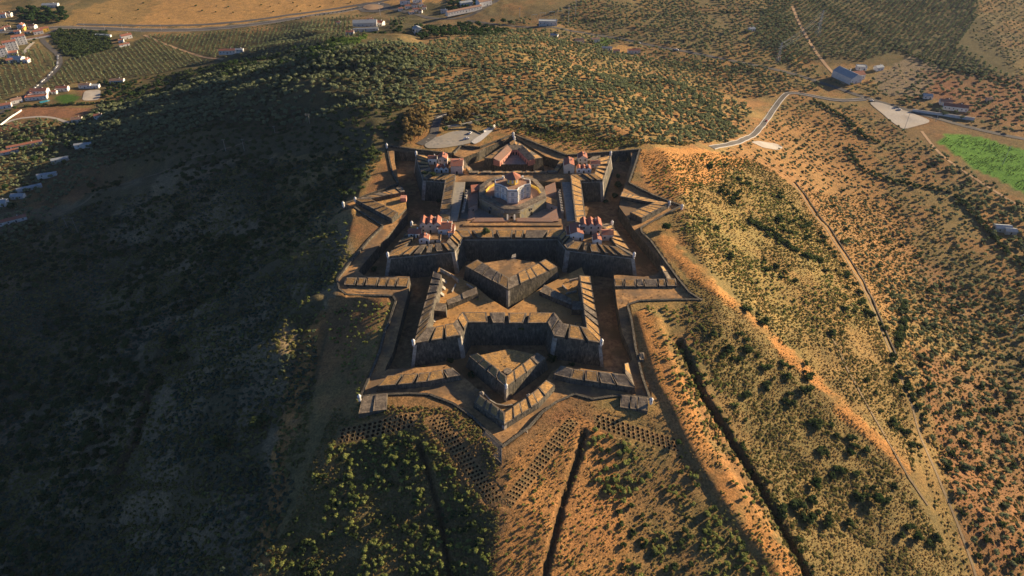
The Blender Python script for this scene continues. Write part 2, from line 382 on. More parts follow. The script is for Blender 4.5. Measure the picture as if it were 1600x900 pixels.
# ------------------------------------------------------------------ terrain mesh
def axis(lo, hi, step, far_lo, far_hi, cap, g):
    a = list(np.arange(lo, hi + .01, step)); s = step; x = a[-1]
    while x < far_hi:
        s = min(s * g, cap if x < cap_until else 120); x += s; a.append(x)
    s = step; x = a[0]; b = []
    while x > far_lo:
        s = min(s * g, cap if x > -cap_until else 120); x -= s; b.append(x)
    return np.array(b[::-1] + a)
cap_until = 1000
xs = axis(-130, 165, 1.5, -3200, 3200, 5.0, 1.02)
ys = axis(-275, 115, 1.5, -900, 3200, 5.0, 1.02)
X, Y = np.meshgrid(xs, ys); Z = H(X, Y)
Z0 = Z.copy()
def H(x, y):     # from here on heights are read off the terrain grid itself
    x = np.asarray(x, float); y = np.asarray(y, float)
    i = np.clip(np.searchsorted(xs, x) - 1, 0, len(xs) - 2); j = np.clip(np.searchsorted(ys, y) - 1, 0, len(ys) - 2)
    u = np.clip((x - xs[i]) / (xs[i+1] - xs[i]), 0, 1); v = np.clip((y - ys[j]) / (ys[j+1] - ys[j]), 0, 1)
    return (Z0[j, i] * (1-u) + Z0[j, i+1] * u) * (1-v) + (Z0[j+1, i] * (1-u) + Z0[j+1, i+1] * u) * v
from bisect import bisect_right
_xl, _yl = xs.tolist(), ys.tolist()
def h1(x, y):
    i = min(max(bisect_right(_xl, x) - 1, 0), len(_xl) - 2); j = min(max(bisect_right(_yl, y) - 1, 0), len(_yl) - 2)
    u = (x - _xl[i]) / (_xl[i+1] - _xl[i]); v = (y - _yl[j]) / (_yl[j+1] - _yl[j])
    return float((Z0[j, i] * (1-u) + Z0[j, i+1] * u) * (1-v) + (Z0[j+1, i] * (1-u) + Z0[j+1, i+1] * u) * v)
CRin = offset(ccw(CREST), -.9)
ins = inside(X, Y, CRin)
Z = np.where(ins, -22.0, Z)
# pit bands (pixel quads): rows of conical pits
def band(p0, p1, across, rows, cols):
    """p0->p1: first row line (px); across: px offset to the last row"""
    q = ground_pts([p0, p1, (p1[0]+across[0], p1[1]+across[1]), (p0[0]+across[0], p0[1]+across[1])], H)
    return q, rows, cols
BANDS = [band((530,671), (651,645), (-5,23), 4, 15), band((688,648), (787,781), (-22,7), 4, 24),
         band((888,652), (781,786), (18,8), 4, 24), band((926,647), (1058,686), (3,21), 4, 17)]
for q, r_, c_ in BANDS:
    Z = np.where(inside(X, Y, ccw(q)), Z - 3.2, Z)
# zones of soil colour (photo polygons carried to the ground)
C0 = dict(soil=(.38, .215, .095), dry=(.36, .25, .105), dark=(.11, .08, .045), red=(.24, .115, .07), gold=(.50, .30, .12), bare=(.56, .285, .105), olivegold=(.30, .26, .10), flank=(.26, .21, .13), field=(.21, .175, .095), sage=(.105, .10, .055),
          green=(.12, .29, .045), grey=(.25, .20, .14), lawn=(.07, .14, .03), plough=(.28, .15, .09), slope=(.23, .185, .085))
n1 = fbm(X / 30, Y / 30, 40, 4); n2 = fbm(X / 9, Y / 9, 50, 4); n3 = fbm(X / 110, Y / 110, 60, 3); n4 = fbm(X / 3.1, Y / 3.1, 77, 2)
def C(n): return np.array(C0[n])
mixf = lambda a, b, t: a * (1 - t[..., None]) + b * t[..., None]
colr = mixf(C('soil'), C('dry'), sstep((n1 - .4) / .2))
colr = mixf(colr, C('slope'), sstep((n2 - .5) / .15) * .7)
colr = mixf(colr, C('red'), sstep((n3 - .55) / .12) * .5)
far_ = sstep((Y - 330) / 260.) + sstep((X - 250) / 60.) * .55
colr = mixf(colr, C('field'), np.clip(far_, 0, 1) * (.62 + .35 * sstep((n3 - .38) / .2)) * (.6 + .4 * sstep((n1 - .4) / .2)))
jx = X + (n2 - .5) * 14; jy = Y + (n4 - .5) * 8
def zone(px, name, k=1.0, j=1.0):
    global colr
    P = G(px); x = X + (jx - X) * j; y = Y + (jy - Y) * j
    m = inside(x, y, P).astype(float) * k
    colr = mixf(colr, C(name), m)
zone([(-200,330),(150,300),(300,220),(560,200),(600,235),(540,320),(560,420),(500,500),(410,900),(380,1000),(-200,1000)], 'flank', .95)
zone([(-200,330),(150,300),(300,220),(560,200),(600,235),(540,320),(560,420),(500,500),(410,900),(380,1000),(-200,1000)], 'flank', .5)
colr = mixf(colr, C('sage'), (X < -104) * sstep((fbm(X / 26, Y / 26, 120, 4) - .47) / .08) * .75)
zone([(1180,60),(1240,-40),(1520,-40),(1530,20),(1600,130),(1450,105),(1280,100)], 'sage', .7, 2)
zone([(62,132),(110,92),(232,58),(640,30),(560,60),(470,88),(240,120),(150,126)], 'sage', .65)
zone([(200,140),(330,115),(560,60),(660,90),(640,205),(600,235),(300,250),(100,230)], 'sage', .75, 2)
zone([(-200,60),(0,90),(100,60),(300,90),(640,60),(640,205),(300,250),(100,300),(-200,400)], 'sage', .45, 2)
zone([(1060,300),(1180,255),(1250,300),(1430,560),(1520,900),(1300,1000),(1180,700),(1080,480)], 'olivegold', .45)
zone([(430,240),(600,235),(560,330),(480,420),(420,380)], 'dry', .5)
zone([(1000,235),(1120,238),(1180,250),(1060,300),(1010,290)], 'bare', .85)
zone([(1130,235),(1230,170),(1330,170),(1440,400),(1400,520),(1300,400),(1240,290)], 'soil', .7)
zone([(1060,380),(1250,560),(1420,740),(1520,900),(1560,1000),(1280,1000),(1140,700),(1080,560)], 'slope', .7)
zone([(950,680),(1100,700),(1240,900),(1270,1000),(1000,1000),(960,800)], 'slope', .4)
zone([(785,735),(900,640),(960,690),(1000,1000),(775,1000)], 'bare', .55)
zone([(430,690),(640,660),(760,800),(770,900),(760,1000),(380,1000)], 'slope', .8)
zone([(630,190),(900,200),(1000,228),(900,238),(800,205)], 'soil', .4)
zone([(90,38),(110,20),(330,-60),(900,-60),(780,-2),(600,8),(500,22),(330,42),(130,42)], 'gold', .9, 2)
zone([(80,40),(130,0),(260,-30),(230,30),(200,40)], 'slope', .5, 3)
zone([(1465,222),(1480,208),(1530,213),(1620,240),(1640,320),(1570,287),(1520,262)], 'green', .95, .4)
zone([(22,172),(60,168),(140,168),(145,182),(100,184),(20,186)], 'plough', 1, .2)
zone([(-5,192),(35,190),(38,198),(0,208)], 'plough', 1, .2)
zone([(1400,120),(1460,110),(1500,130),(1490,160),(1430,150)], 'red', .7)
zone([(1365,120),(1425,85),(1480,110),(1440,150),(1380,150)], 'grey', .9, .5)
zone([(1440,110),(1600,120),(1640,200),(1500,180)], 'red', .5)
zone([(85,152),(105,146),(125,150),(118,161),(98,162)], 'lawn', 1, .1)
zone([(120,140),(140,140),(135,158),(128,158)], 'plough', .8, .1)
zone([(945,78),(970,70),(1000,76),(985,84)], 'gold', .9, .2)
zone([(925,72),(940,58),(962,63),(945,74)], 'lawn', .9, .2)
zone([(590,108),(660,90),(700,60),(800,60),(880,120),(700,120)], 'dry', .6)
zone([(330,112),(420,95),(500,88),(470,100),(380,118)], 'slope', .6)
for P, w, b, s in STRIPS[:3]:
    d = dist_poly(jx, jy, P); colr = mixf(colr, C('bare'), (1 - sstep((d - w * .6) / 3)) * (.35 + .65 * sstep((n2 - .3) / .25)))
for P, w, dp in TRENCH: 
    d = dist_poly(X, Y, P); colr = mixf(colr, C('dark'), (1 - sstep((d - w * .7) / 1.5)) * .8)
nv = X.size; ny, nx = X.shape
me = bpy.data.meshes.new('ground')
co = np.stack([X, Y, Z], -1).reshape(-1, 3).astype(np.float32)
ii = np.arange(nv).reshape(ny, nx)
quads = np.stack([ii[:-1, :-1], ii[:-1, 1:], ii[1:, 1:], ii[1:, :-1]], -1).reshape(-1, 4)
me.vertices.add(nv); me.vertices.foreach_set('co', co.ravel())
me.loops.add(quads.size); me.loops.foreach_set('vertex_index', quads.ravel().astype(np.int32))
me.polygons.add(len(quads)); me.polygons.foreach_set('loop_start', (np.arange(len(quads)) * 4).astype(np.int32)); me.polygons.foreach_set('loop_total', np.full(len(quads), 4, np.int32))
me.polygons.foreach_set('use_smooth', np.ones(len(quads), bool)); me.update()
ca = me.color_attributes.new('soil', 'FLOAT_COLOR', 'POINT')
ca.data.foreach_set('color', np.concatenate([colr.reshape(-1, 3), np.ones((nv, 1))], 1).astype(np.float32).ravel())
def ground_mat():
    m, n, p = mat('hill_soil')
    at_ = n.nodes.new('ShaderNodeAttribute'); at_.attribute_name = 'soil'; geo = n.nodes.new('ShaderNodeNewGeometry')
    def nz(s, d=4, r=.65):
        t = n.nodes.new('ShaderNodeTexNoise'); t.inputs['Scale'].default_value = s; t.inputs['Detail'].default_value = d; t.inputs['Roughness'].default_value = r
        n.links.new(geo.outputs['Position'], t.inputs['Vector']); return t
    def ramp(t, a, b, c0, c1):
        r = n.nodes.new('ShaderNodeValToRGB'); r.color_ramp.elements[0].position = a; r.color_ramp.elements[1].position = b
        r.color_ramp.elements[0].color = (*c0, 1); r.color_ramp.elements[1].color = (*c1, 1); n.links.new(t.outputs[0], r.inputs[0]); return r
    def mul(a, b):
        x = n.nodes.new('ShaderNodeMix'); x.data_type = 'RGBA'; x.blend_type = 'MULTIPLY'; x.inputs[0].default_value = 1
        n.links.new(a, x.inputs[6]); n.links.new(b, x.inputs[7]); return x.outputs[2]
    a = nz(.9, 6, .75); b = nz(.16, 5, .7)
    r1 = ramp(a, .35, .65, (.42, .45, .44), (1.3, 1.25, 1.2)); r2 = ramp(b, .35, .65, (.72, .76, .78), (1.15, 1.08, 1.0))
    n.links.new(mul(mul(at_.outputs['Color'], r1.outputs[0]), r2.outputs[0]), p.inputs['Base Color'])
    bp = n.nodes.new('ShaderNodeBump'); bp.inputs['Strength'].default_value = .9; bp.inputs['Distance'].default_value = .5
    n.links.new(a.outputs[0], bp.inputs['Height']); n.links.new(bp.outputs[0], p.inputs['Normal'])
    p.inputs['Roughness'].default_value = 1; p.inputs['Specular IOR Level'].default_value = .05
    return m
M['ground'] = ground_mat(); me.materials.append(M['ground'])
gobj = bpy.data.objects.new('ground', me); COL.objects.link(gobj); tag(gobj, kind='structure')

# ------------------------------------------------------------------ roads and flat ground sheets
def ribbon(name, px, w, m, lift=.15, world=None, edges=None):
    P = world or G(px)
    # smooth
    for _ in range(2):
        Q = [P[0]]
        for a, b in zip(P[:-1], P[1:]): Q += [lerp(a, b, .25), lerp(a, b, .75)]
        P = Q + [P[-1]]
    P = densify(P, 4, False); v = []; f = []
    for i, p in enumerate(P):
        a = P[max(i-1, 0)]; b = P[min(i+1, len(P)-1)]; d = Vector((b[0]-a[0], b[1]-a[1])).normalized(); nn = Vector((-d.y, d.x))
        pts = [(p[0] + nn.x * w * k, p[1] + nn.y * w * k) for k in (-.5, -.17, .17, .5)]
        hs = H(np.array([q[0] for q in pts]), np.array([q[1] for q in pts]))
        for q, hh in zip(pts, hs): v.append((q[0], q[1], hh + lift))
        if i:
            k = (i-1) * 4; f += [(k+j+1, k+j, k+j+4, k+j+5) for j in range(3)]
    o = mesh(name, v, f, m); tag(o, kind='structure')
    if edges:
        mb = MB()
        for s in edges:
            for i in range(len(P) - 1):
                a = v[i*4 + (0 if s < 0 else 3)]; b = v[(i+1)*4 + (0 if s < 0 else 3)]; c = v[i*4 + (1 if s < 0 else 2)]
                d = Vector((a[0]-c[0], a[1]-c[1])).normalized() * .6
                A = [(a[0], a[1], a[2]-.3), (b[0], b[1], b[2]-.3), (b[0]+d.x, b[1]+d.y, b[2]-.3), (a[0]+d.x, a[1]+d.y, a[2]-.3)]
                if s > 0: pass
                A = A if area([q[:2] for q in A]) > 0 else A[::-1]
                mb.hexa(A, [(q[0], q[1], q[2]+.5) for q in A])
        tag(mb.build('kerb', M['kerb']), kind='structure')
    return P
def patch(name, px, m, lift=.12, world=None, kind='structure'):
    P = ccw(world or G(px))
    for _ in range(2): P = [q for a, b in zip(P, P[1:] + P[:1]) for q in (lerp(a, b, .14), lerp(a, b, .86))]     # soften the corners
    P = densify(P, 3)
    x0 = min(p[0] for p in P); x1 = max(p[0] for p in P); y0 = min(p[1] for p in P); y1 = max(p[1] for p in P)
    gx, gy = np.meshgrid(np.arange(x0, x1, 2.5), np.arange(y0, y1, 2.5)); ok = inside(gx, gy, offset(P, -1.0))
    pts = [Vector(p) for p in P] + [Vector((a, b)) for a, b in zip(gx[ok], gy[ok])]
    vo, _e, fo, *_r = delaunay_2d_cdt(pts, [], [list(range(len(P)))], 1, 1e-4)
    zz = H(np.array([v.x for v in vo]), np.array([v.y for v in vo])) + lift
    return tag(mesh(name, [(v.x, v.y, z) for v, z in zip(vo, zz)], [tuple(f) for f in fo], m), kind=kind), float(zz.max())
ribbon('main_road', [(-60,52),(40,48),(100,42),(170,45),(260,48),(350,44),(430,34),(520,20),(570,10),(600,6)], 11, M['asphalt'], .2, edges=(-1, 1))
ribbon('carriageway', [(120,38),(200,40),(290,40),(370,35),(450,24),(540,10),(600,2),(640,-8)], 8, M['asphalt'], .25)
ribbon('curving_road', [(105,42),(82,48),(62,60),(78,75),(94,88),(93,104),(76,122),(60,136),(45,146),(20,168),(-30,190)], 7, M['asphalt'], .25)
ribbon('side_lane', [(52,66),(44,74),(36,84)], 5, M['palelot'], .2)
ribbon('town_road', [(590,8),(640,20),(680,30),(730,28),(760,10),(800,-12)], 9, M['asphalt'], .3)
ribbon('valley_road', [(730,32),(810,42),(880,46),(960,58),(1020,72),(1090,84),(1180,102),(1250,118),(1310,138),(1350,152),(1410,170),(1480,190),(1560,210),(1700,238)], 7, M['asphalt'], .25)
ribbon('access_road', [(1352,155),(1310,158),(1270,150),(1233,144),(1222,152),(1205,175),(1188,200),(1172,214),(1150,224),(1112,231)], 5, M['asphalt'], .3, edges=(-1, 1))
ribbon('dirt_lane', [(1238,10),(1250,40),(1270,75),(1292,105),(1320,132)], 4, M['dirt'], .2)
ribbon('field_track', [(1238,286),(1290,355),(1335,425),(1372,500),(1400,570),(1432,660),(1470,760),(1505,840),(1528,910),(1550,980)], 1.3, M['trackdark'], .15)
ribbon('ridge_path', [(1300,530),(1330,590),(1365,650),(1400,715),(1450,790)], 1.1, M['trackdark'], .3)
ribbon('slope_track', [(-40,370),(60,335),(150,300),(260,260),(380,228),(430,205),(480,190),(540,165)], 1.5, M['trackdark'], .08)
ribbon('farm_track', [(1440,205),(1470,245),(1540,290),(1640,350)], 3, M['dirt'], .15)
ribbon('white_lane', [(-20,206),(20,186),(60,182),(85,184),(110,192)], 4, M['palelot'], .2)
ribbon('grove_lane', [(225,55),(260,70),(300,84),(350,92)], 4, M['dirt'], .2)
ribbon('parking_road', [(655,226),(678,212),(680,198),(684,188),(690,182),(705,177)], 7, M['asphalt'], .3)
ribbon('loop_road', [(700,199),(725,196),(745,190),(752,182),(740,176),(700,176),(680,184)], 3.5, M['asphalt'], .3, edges=(1,))
patch('parking_ground', [(1357,160),(1373,160),(1415,173),(1458,190),(1412,203),(1395,192)], M['palelot'], .3)
patch('turning_area', [(1172,222),(1190,221),(1210,224),(1224,230),(1216,235),(1192,231)], M['palelot'], .3)
patch('plaza', [(663,228),(667,216),(685,214),(705,206),(725,204),(752,210),(742,222),(722,227),(690,232),(668,232)], M['paving'], .3)
patch('sports_court', [(132,142),(158,140),(156,156),(128,158)], M['palelot'], .3)
patch('approach_ramp', [(735,222),(770,199),(776,199),(752,221),(742,226)], M['kerb'], .5)
patch('roundabout', [(556,12),(565,5),(590,3),(610,7),(612,14),(590,20),(565,19)], M['asphalt'], .3)
patch('roundabout_island', [(566,12),(572,8),(590,7),(600,10),(596,15),(575,16)], M['dirt'], .5)

# ------------------------------------------------------------------ fort: ground levels
mb = MB(); slab(mb, offset(ccw(CREST), -.3), -15.5, -22); o = mb.build('ditch_floor', M['ditch']); tag(o, kind='structure')
DITCH_PX = [(616,236),(707,241.5),(722,247),(748,237),(758,231),(802,213),(852,244),(875,251),(954,240),(985,237),(987,250),(973.5,298),(968,325),(992,361),(1014,386),(1035,411),(1035,420),
    (1024,429),(1006,432.5),(959,429),(961,450),(964,475),(972,520),(984,546),(988,562),(982,568),(976,583),(950,581),(917,577),(886,572),(875,574),(862,581),(852.5,596.5),
    (840,607),(824.5,619),(803,632),(787,637),(770,632),(754.5,614),(722,587),(706,576),(697,570),(660,574),(606,577),(601,580),(603,573),(614.5,550),(626,505),(637,460),(640.8,438),(640,432),
    (612,431),(585,432),(568,430),(560,424),(564,417),(601,374),(636,334),(634.6,322),(624,287),(616,250)]
DITCH = atz(DITCH_PX, zcw)
mb = MB(); slab(mb, densify(CREST, 6), lambda x, y: float(zcw(y)), -21, 0, [densify(DITCH, 6)], 1, 0)
o = mb.build('covered_way', [M['earth'], M['stone']]); tag(o, kind='structure')
# crest wall round the covered way
wall = wroot('perimeter_wall', (CREST[27][0], CREST[27][1], -12), 'long grey masonry crest wall tracing the zigzag outer edge of the star fort', 'wall')
CC = ccw(CREST)
for i in range(len(CC)):
    a = CC[i]; b = CC[(i+1) % len(CC)]; Lg = math.hypot(b[0]-a[0], b[1]-a[1])
    if Lg < .5: continue
    d = Vector((b[0]-a[0], b[1]-a[1])) / Lg; nn = Vector((d.y, -d.x))
    k = max(1, int(Lg / 4)); mb = MB(); vs = []
    for j in range(k + 1):
        p = Vector(a) + d * Lg * j / k; out = p + nn * 1.8
        zt = max(h1(out.x, out.y), float(zcw(p.y)) + .4) + .75
        vs.append(((p - nn * 1.15).to_tuple() + (zt,), (p + nn * .05).to_tuple() + (zt - .1,)))
    for (I0, O0), (I1, O1) in zip(vs[:-1], vs[1:]):
        dn = lambda q: (q[0], q[1], -22)
        mb.add([I0, O0, O1, I1, dn(I0), dn(O0), dn(O1), dn(I1)], [(0, 1, 2, 3), (1, 5, 6, 2), (0, 3, 7, 4)], 0)
    mb.build('wall_section', M['stone'], wall)

# ------------------------------------------------------------------ fort: the works
def W(P, z): return [at(q[0], q[1], z) for q in P]
def inset_line(P, d, closed=False):
    """line parallel to P, d to the left"""
    if closed: return offset(P, -d)
    n = len(P); out = []
    for i in range(n):
        a = (Vector(P[i]) - Vector(P[i-1])).normalized() if i else None
        b = (Vector(P[i+1]) - Vector(P[i])).normalized() if i < n - 1 else None
        a = a or b; b = b or a; na = Vector((-a.y, a.x)); nb = Vector((-b.y, b.x)); m = (na + nb).normalized()
        q = Vector(P[i]) + m * (d / max(m.dot(na), .4)); out.append((q.x, q.y))
    return out
# main square with its four bastions
MAINPX = [(649.7,240),(661,277.5),(695.5,280),(686,338),(643,350),(605,399),(710,388.5),(723,369.5),(871.8,369),(886,386.5),(991.6,399),(956.6,349),(915.5,341),(907.5,280),(942,279),(954.7,240),(875,249.5),(865,264),(738,264),(724,247)]
MAIN = ccw(W(MAINPX, 2.0)); NM = len(MAIN)
YARD = ccw(W([(727,283),(876,283),(884,341),(716,341)], 0))
fort = wroot('main_rampart', (0, -10, -15.5), 'great dark stone bastioned square rampart with four corner bastions round the white tower', 'fortress')
BT = 2.2
mb = MB(); slab(mb, MAIN, -.4, -15.6, BT, [YARD], 0, 1)
mb.build('scarp', [M['stone'], M['earth']], fort)
MIN_ = offset(MAIN, -7.0)
px_of = {}
def idx(px):  # index in MAIN of the vertex traced at this pixel
    w = at(px[0], px[1], 2.0); return min(range(NM), key=lambda i: (MAIN[i][0]-w[0])**2 + (MAIN[i][1]-w[1])**2)
order = [idx(p) for p in MAINPX]
cnt = {0: 5, 1: 4, 2: 9, 3: 4, 4: 5, 5: 6, 6: 3, 7: 6, 8: 3, 9: 6, 10: 5, 11: 4, 12: 9, 13: 4, 14: 5, 15: 5, 16: 2, 17: 8, 18: 2, 19: 5}
for k in range(NM):
    i, j = order[k], order[(k + 1) % NM]
    dep = 7.0 if k not in (16, 17, 18) else 3.0
    O_ = [MAIN[i], MAIN[j]]
    if k in (2, 12): gap = .05
    elif k in (7,): gap = .3
    else: gap = .46
    ii_, jj_ = MIN_[i], MIN_[j]
    if dep < 7: ii_ = lerp(MAIN[i], MIN_[i], .5); jj_ = lerp(MAIN[j], MIN_[j], .5)
    merlons(fort, O_, [ii_, jj_], cnt[k], -.4, 1.7 if k not in (17,) else 1.0, 1.0 if dep == 7 else .4, gap)
for k in (0, 1, 4, 5, 6, 9, 10, 11, 14, 15):
    quoin(fort, MAIN, order[k], -.6, -15.5, BT, 1.6 if k in (0, 15) else 2.0)
for k in (0, 4, 5, 10, 11, 15):
    p = offset(MAIN, -.2)[order[k]]; sentry(fort, p[0], p[1], 1.4, .85)
# cordon line
def cordon(parent, P, z, w=.35, h=.35):
    A = offset(P, w); mb = MB(); n = len(P)
    for i in range(n):
        j = (i+1) % n; r = [P[i], A[i], A[j], P[j]]; mb.hexa([(q[0], q[1], z) for q in r], [(q[0], q[1], z + h) for q in r])
    return mb.build('cordon', M['trim'], parent)
cordon(fort, offset(MAIN, .02), -.75)
mb = MB(); slab(mb, offset(YARD, -.01), -6.0, -8); tag(mb.build('courtyard', M['paving']), kind='structure')
# paved walks either side of the yard
for nm, P in (('terreplein', [(708,284),(727,284),(714,345),(700,345)]), ('terreplein', [(878,284),(893,284),(901,345),(886,345)])):
    mb = MB(); slab(mb, W(P, 0), -.28, -.6); mb.build(nm, M['paving'], fort)
mb = MB(); slab(mb, W([(706,271),(893,271),(893,282),(706,282)], 0), -.24, -.6); mb.build('terreplein', M['earth'], fort)
for y0 in (291, 301.5, 312.5, 330):
    mb = MB(); slab(mb, W([(882.5+(y0-290)*.1, y0+1.6), (892+(y0-290)*.1, y0-.4), (892.2+(y0-290)*.1, y0+.3), (882.7+(y0-290)*.1, y0+2.3)], 0), -.05, -.3); mb.build('gutter', M['trim'], fort)
# low stone line with little buttresses west and east of the yard
for a_, b_, s_ in (((731,299),(724.5,331),-1), ((873,299),(877.5,331),1)):
    A_, B_ = W([a_, b_], 0); mb = MB(); n_ = 9
    for k in range(n_):
        t = k / (n_ - 1); q = lerp(A_, B_, t); mb.box(q[0]-.5 + s_*.8, q[0]+.5 + s_*.8, q[1]-.55, q[1]+.55, -.4, 1.0)
    mb.add([(A_[0]-.3, A_[1], -.4), (A_[0]+.3, A_[1], -.4), (B_[0]+.3, B_[1], -.4), (B_[0]-.3, B_[1], -.4), (A_[0]-.3, A_[1], .7), (A_[0]+.3, A_[1], .7), (B_[0]+.3, B_[1], .7), (B_[0]-.3, B_[1], .7)],
           [(4,7,6,5), (0,3,7,4), (1,5,6,2), (2,6,7,3), (0,4,5,1)])
    mb.build('buttressed_kerb', M['trim'], fort)

# keep
KC = W([(801, 303)], 2.5)[0]
keep = wroot('round_keep', (KC[0], KC[1], -6), 'faceted stained stone keep with ringed openings in the sunken yard under the white tower', 'keep')
KP = ccw(W([(749.5,290),(749,307),(787,326.5),(812,326.5),(853,307),(850,293),(838,280),(825,276),(775,276),(762,280)], 2.5))
mb = MB(); slab(mb, KP, 1.0, -6.1, 1.0); mb.build('keep_wall', [M['stained']], keep)
KI = offset(KP, -3.6); mb = MB()
for i in range(len(KP)):
    j = (i+1) % len(KP); r = [KP[i], KP[j], KI[j], KI[i]]
    mb.hexa([(q[0], q[1], .98) for q in r], [(r[0][0], r[0][1], 2.5), (r[1][0], r[1][1], 2.5), (r[2][0], r[2][1], 2.9), (r[3][0], r[3][1], 2.9)])
mb.build('keep_parapet', M['merlon'], keep)
mb = MB(); slab(mb, offset(KI, .01), 1.35, .9); mb.build('roof_deck', M['oldroof'], keep)
cordon(keep, offset(KP, .15), .9, .3, .3)
# front of the keep: door, arches, ring ornaments
def on_face(a, b, t, z, out=.0, batter=1.0, zt=1.0, zb=-6.1):
    d = Vector((b[0]-a[0], b[1]-a[1])).normalized(); nn = Vector((d.y, -d.x)); p = Vector(lerp(a, b, t))
    k = (zt - z) / (zt - zb) * batter; return p + nn * (k + out), d, nn
def ring(parent, a, b, t, z, r0, r1, name='ring_ornament', m='trim'):
    p, d, nn = on_face(a, b, t, z, .06); mb = MB(); n = 14; v = []
    for rr, o_ in ((r0, 0), (r0, .25), (r1, .25), (r1, 0)):
        v += [(p.x + d.x*rr*math.cos(2*math.pi*i/n) + nn.x*o_, p.y + d.y*rr*math.cos(2*math.pi*i/n) + nn.y*o_, z + rr*math.sin(2*math.pi*i/n)) for i in range(n)]
    mb.add(v, [(k*n+i, k*n+(i+1) % n, (k+1)*n+(i+1) % n, (k+1)*n+i) for k in range(3) for i in range(n)])
    o = mb.build(name, M[m], parent)
    mb = MB(); mb.add([(p.x + d.x*r0*math.cos(2*math.pi*i/n) + nn.x*.05, p.y + d.y*r0*math.cos(2*math.pi*i/n) + nn.y*.05, z + r0*math.sin(2*math.pi*i/n)) for i in range(n)], [tuple(range(n))])
    mb.build('opening', M['dark'], o)
fi = [i for i in range(len(KP)) if abs(KP[i][1] - min(p[1] for p in KP)) < 1]
KX = sorted(KP, key=lambda p: p[1])[:2]; KX = sorted(KX, key=lambda p: p[0])
i0 = KP.index(KX[0]); i1 = KP.index(KX[1]); kl = KP[i0-1]; kr = KP[(i1+1) % len(KP)]
ring(keep, kl, KX[0], .48, -1.6, .8, 1.25); ring(keep, KX[1], kr, .42, -1.6, .8, 1.25)
def panel(parent, a, b, t, z0, z1, w, name, m, out=.12, arch=False):
    p0, d, nn = on_face(a, b, t, z0, out); p1, _, _ = on_face(a, b, t, z1, out); q0, _, _ = on_face(a, b, t, z0, -.3); q1, _, _ = on_face(a, b, t, z1, -.3)
    mb = MB(); R_ = lambda p, s, z: (p.x + d.x*w/2*s, p.y + d.y*w/2*s, z)
    fr = [R_(p0,-1,z0), R_(p0,1,z0), R_(p1,1,z1)] + ([R_(p1,.6,z1+w*.35), R_(p1,0,z1+w*.5), R_(p1,-.6,z1+w*.35)] if arch else []) + [R_(p1,-1,z1)]
    bk = [R_(q0,-1,z0), R_(q0,1,z0), R_(q1,1,z1)] + ([R_(q1,.6,z1+w*.35), R_(q1,0,z1+w*.5), R_(q1,-.6,z1+w*.35)] if arch else []) + [R_(q1,-1,z1)]
    mb.hexa(bk, fr); return mb.build(name, M[m], parent)
panel(keep, KX[0], KX[1], .5, -6, -3.6, 1.7, 'door', 'dark', .3, True)
panel(keep, KX[0], KX[1], .5, -6, -2.2, 6, 'gate_frame', 'pink', .15)
panel(keep, kl, KX[0], .46, -6, -4.2, 1.6, 'arch', 'dark', .15, True); panel(keep, KX[1], kr, .42, -6, -4.2, 1.6, 'arch', 'dark', .15, True)
for a_, b_ in ((kl, KX[0]), (KX[1], kr)):
    for t in (.22, .72): panel(keep, a_, b_, t, 1.45, 2.3, .7, 'embrasure', 'dark', -.7)
# front gallery railing of the keep
mb = MB(); slab(mb, [(KX[0][0]-.6, KX[0][1]-.9), (KX[1][0]+.6, KX[1][1]-.9), (KX[1][0]+.6, KX[1][1]+.3), (KX[0][0]-.6, KX[0][1]+.3)], .2, -.3); mb.build('gallery', M['trim'], keep)
mb = MB()
for k in range(12): x = KX[0][0] + (KX[1][0]-KX[0][0]) * k / 11; mb.box(x-.12, x+.12, KX[0][1]-.85, KX[0][1]-.6, .2, 1.4)
mb.box(KX[0][0]-.6, KX[1][0]+.6, KX[0][1]-.9, KX[0][1]-.55, 1.4, 1.6); mb.build('railing', M['trim'], keep)
# ochre parapets on the deck beside the tower
for pts in ([(775,283.5),(764,290),(758,297)], [(826,285),(840,292),(845,300)]):
    q = W(pts, 3.6)
    for a_, b_ in zip(q[:-1], q[1:]):
        d = Vector((b_[0]-a_[0], b_[1]-a_[1])); nn = Vector((-d.y, d.x)).normalized() * .35
        r = ccw([(a_[0]-nn.x, a_[1]-nn.y), (b_[0]-nn.x, b_[1]-nn.y), (b_[0]+nn.x, b_[1]+nn.y), (a_[0]+nn.x, a_[1]+nn.y)])
        mb = MB(); slab(mb, r, 3.0, 1.3); mb.build('ochre_parapet', M['yellow'], keep)
mb = MB(); q = W([(771, 308.5)], 1.6)[0]; mb.box(q[0]-1.7, q[0]+1.7, q[1]-1.2, q[1]+1.2, 1.3, 1.9); o = mb.build('light_well', M['trim'], keep)
mb = MB(); mb.box(q[0]-.9, q[0]+.9, q[1]-.6, q[1]+.6, 1.8, 1.95); mb.build('opening', M['dark'], o)
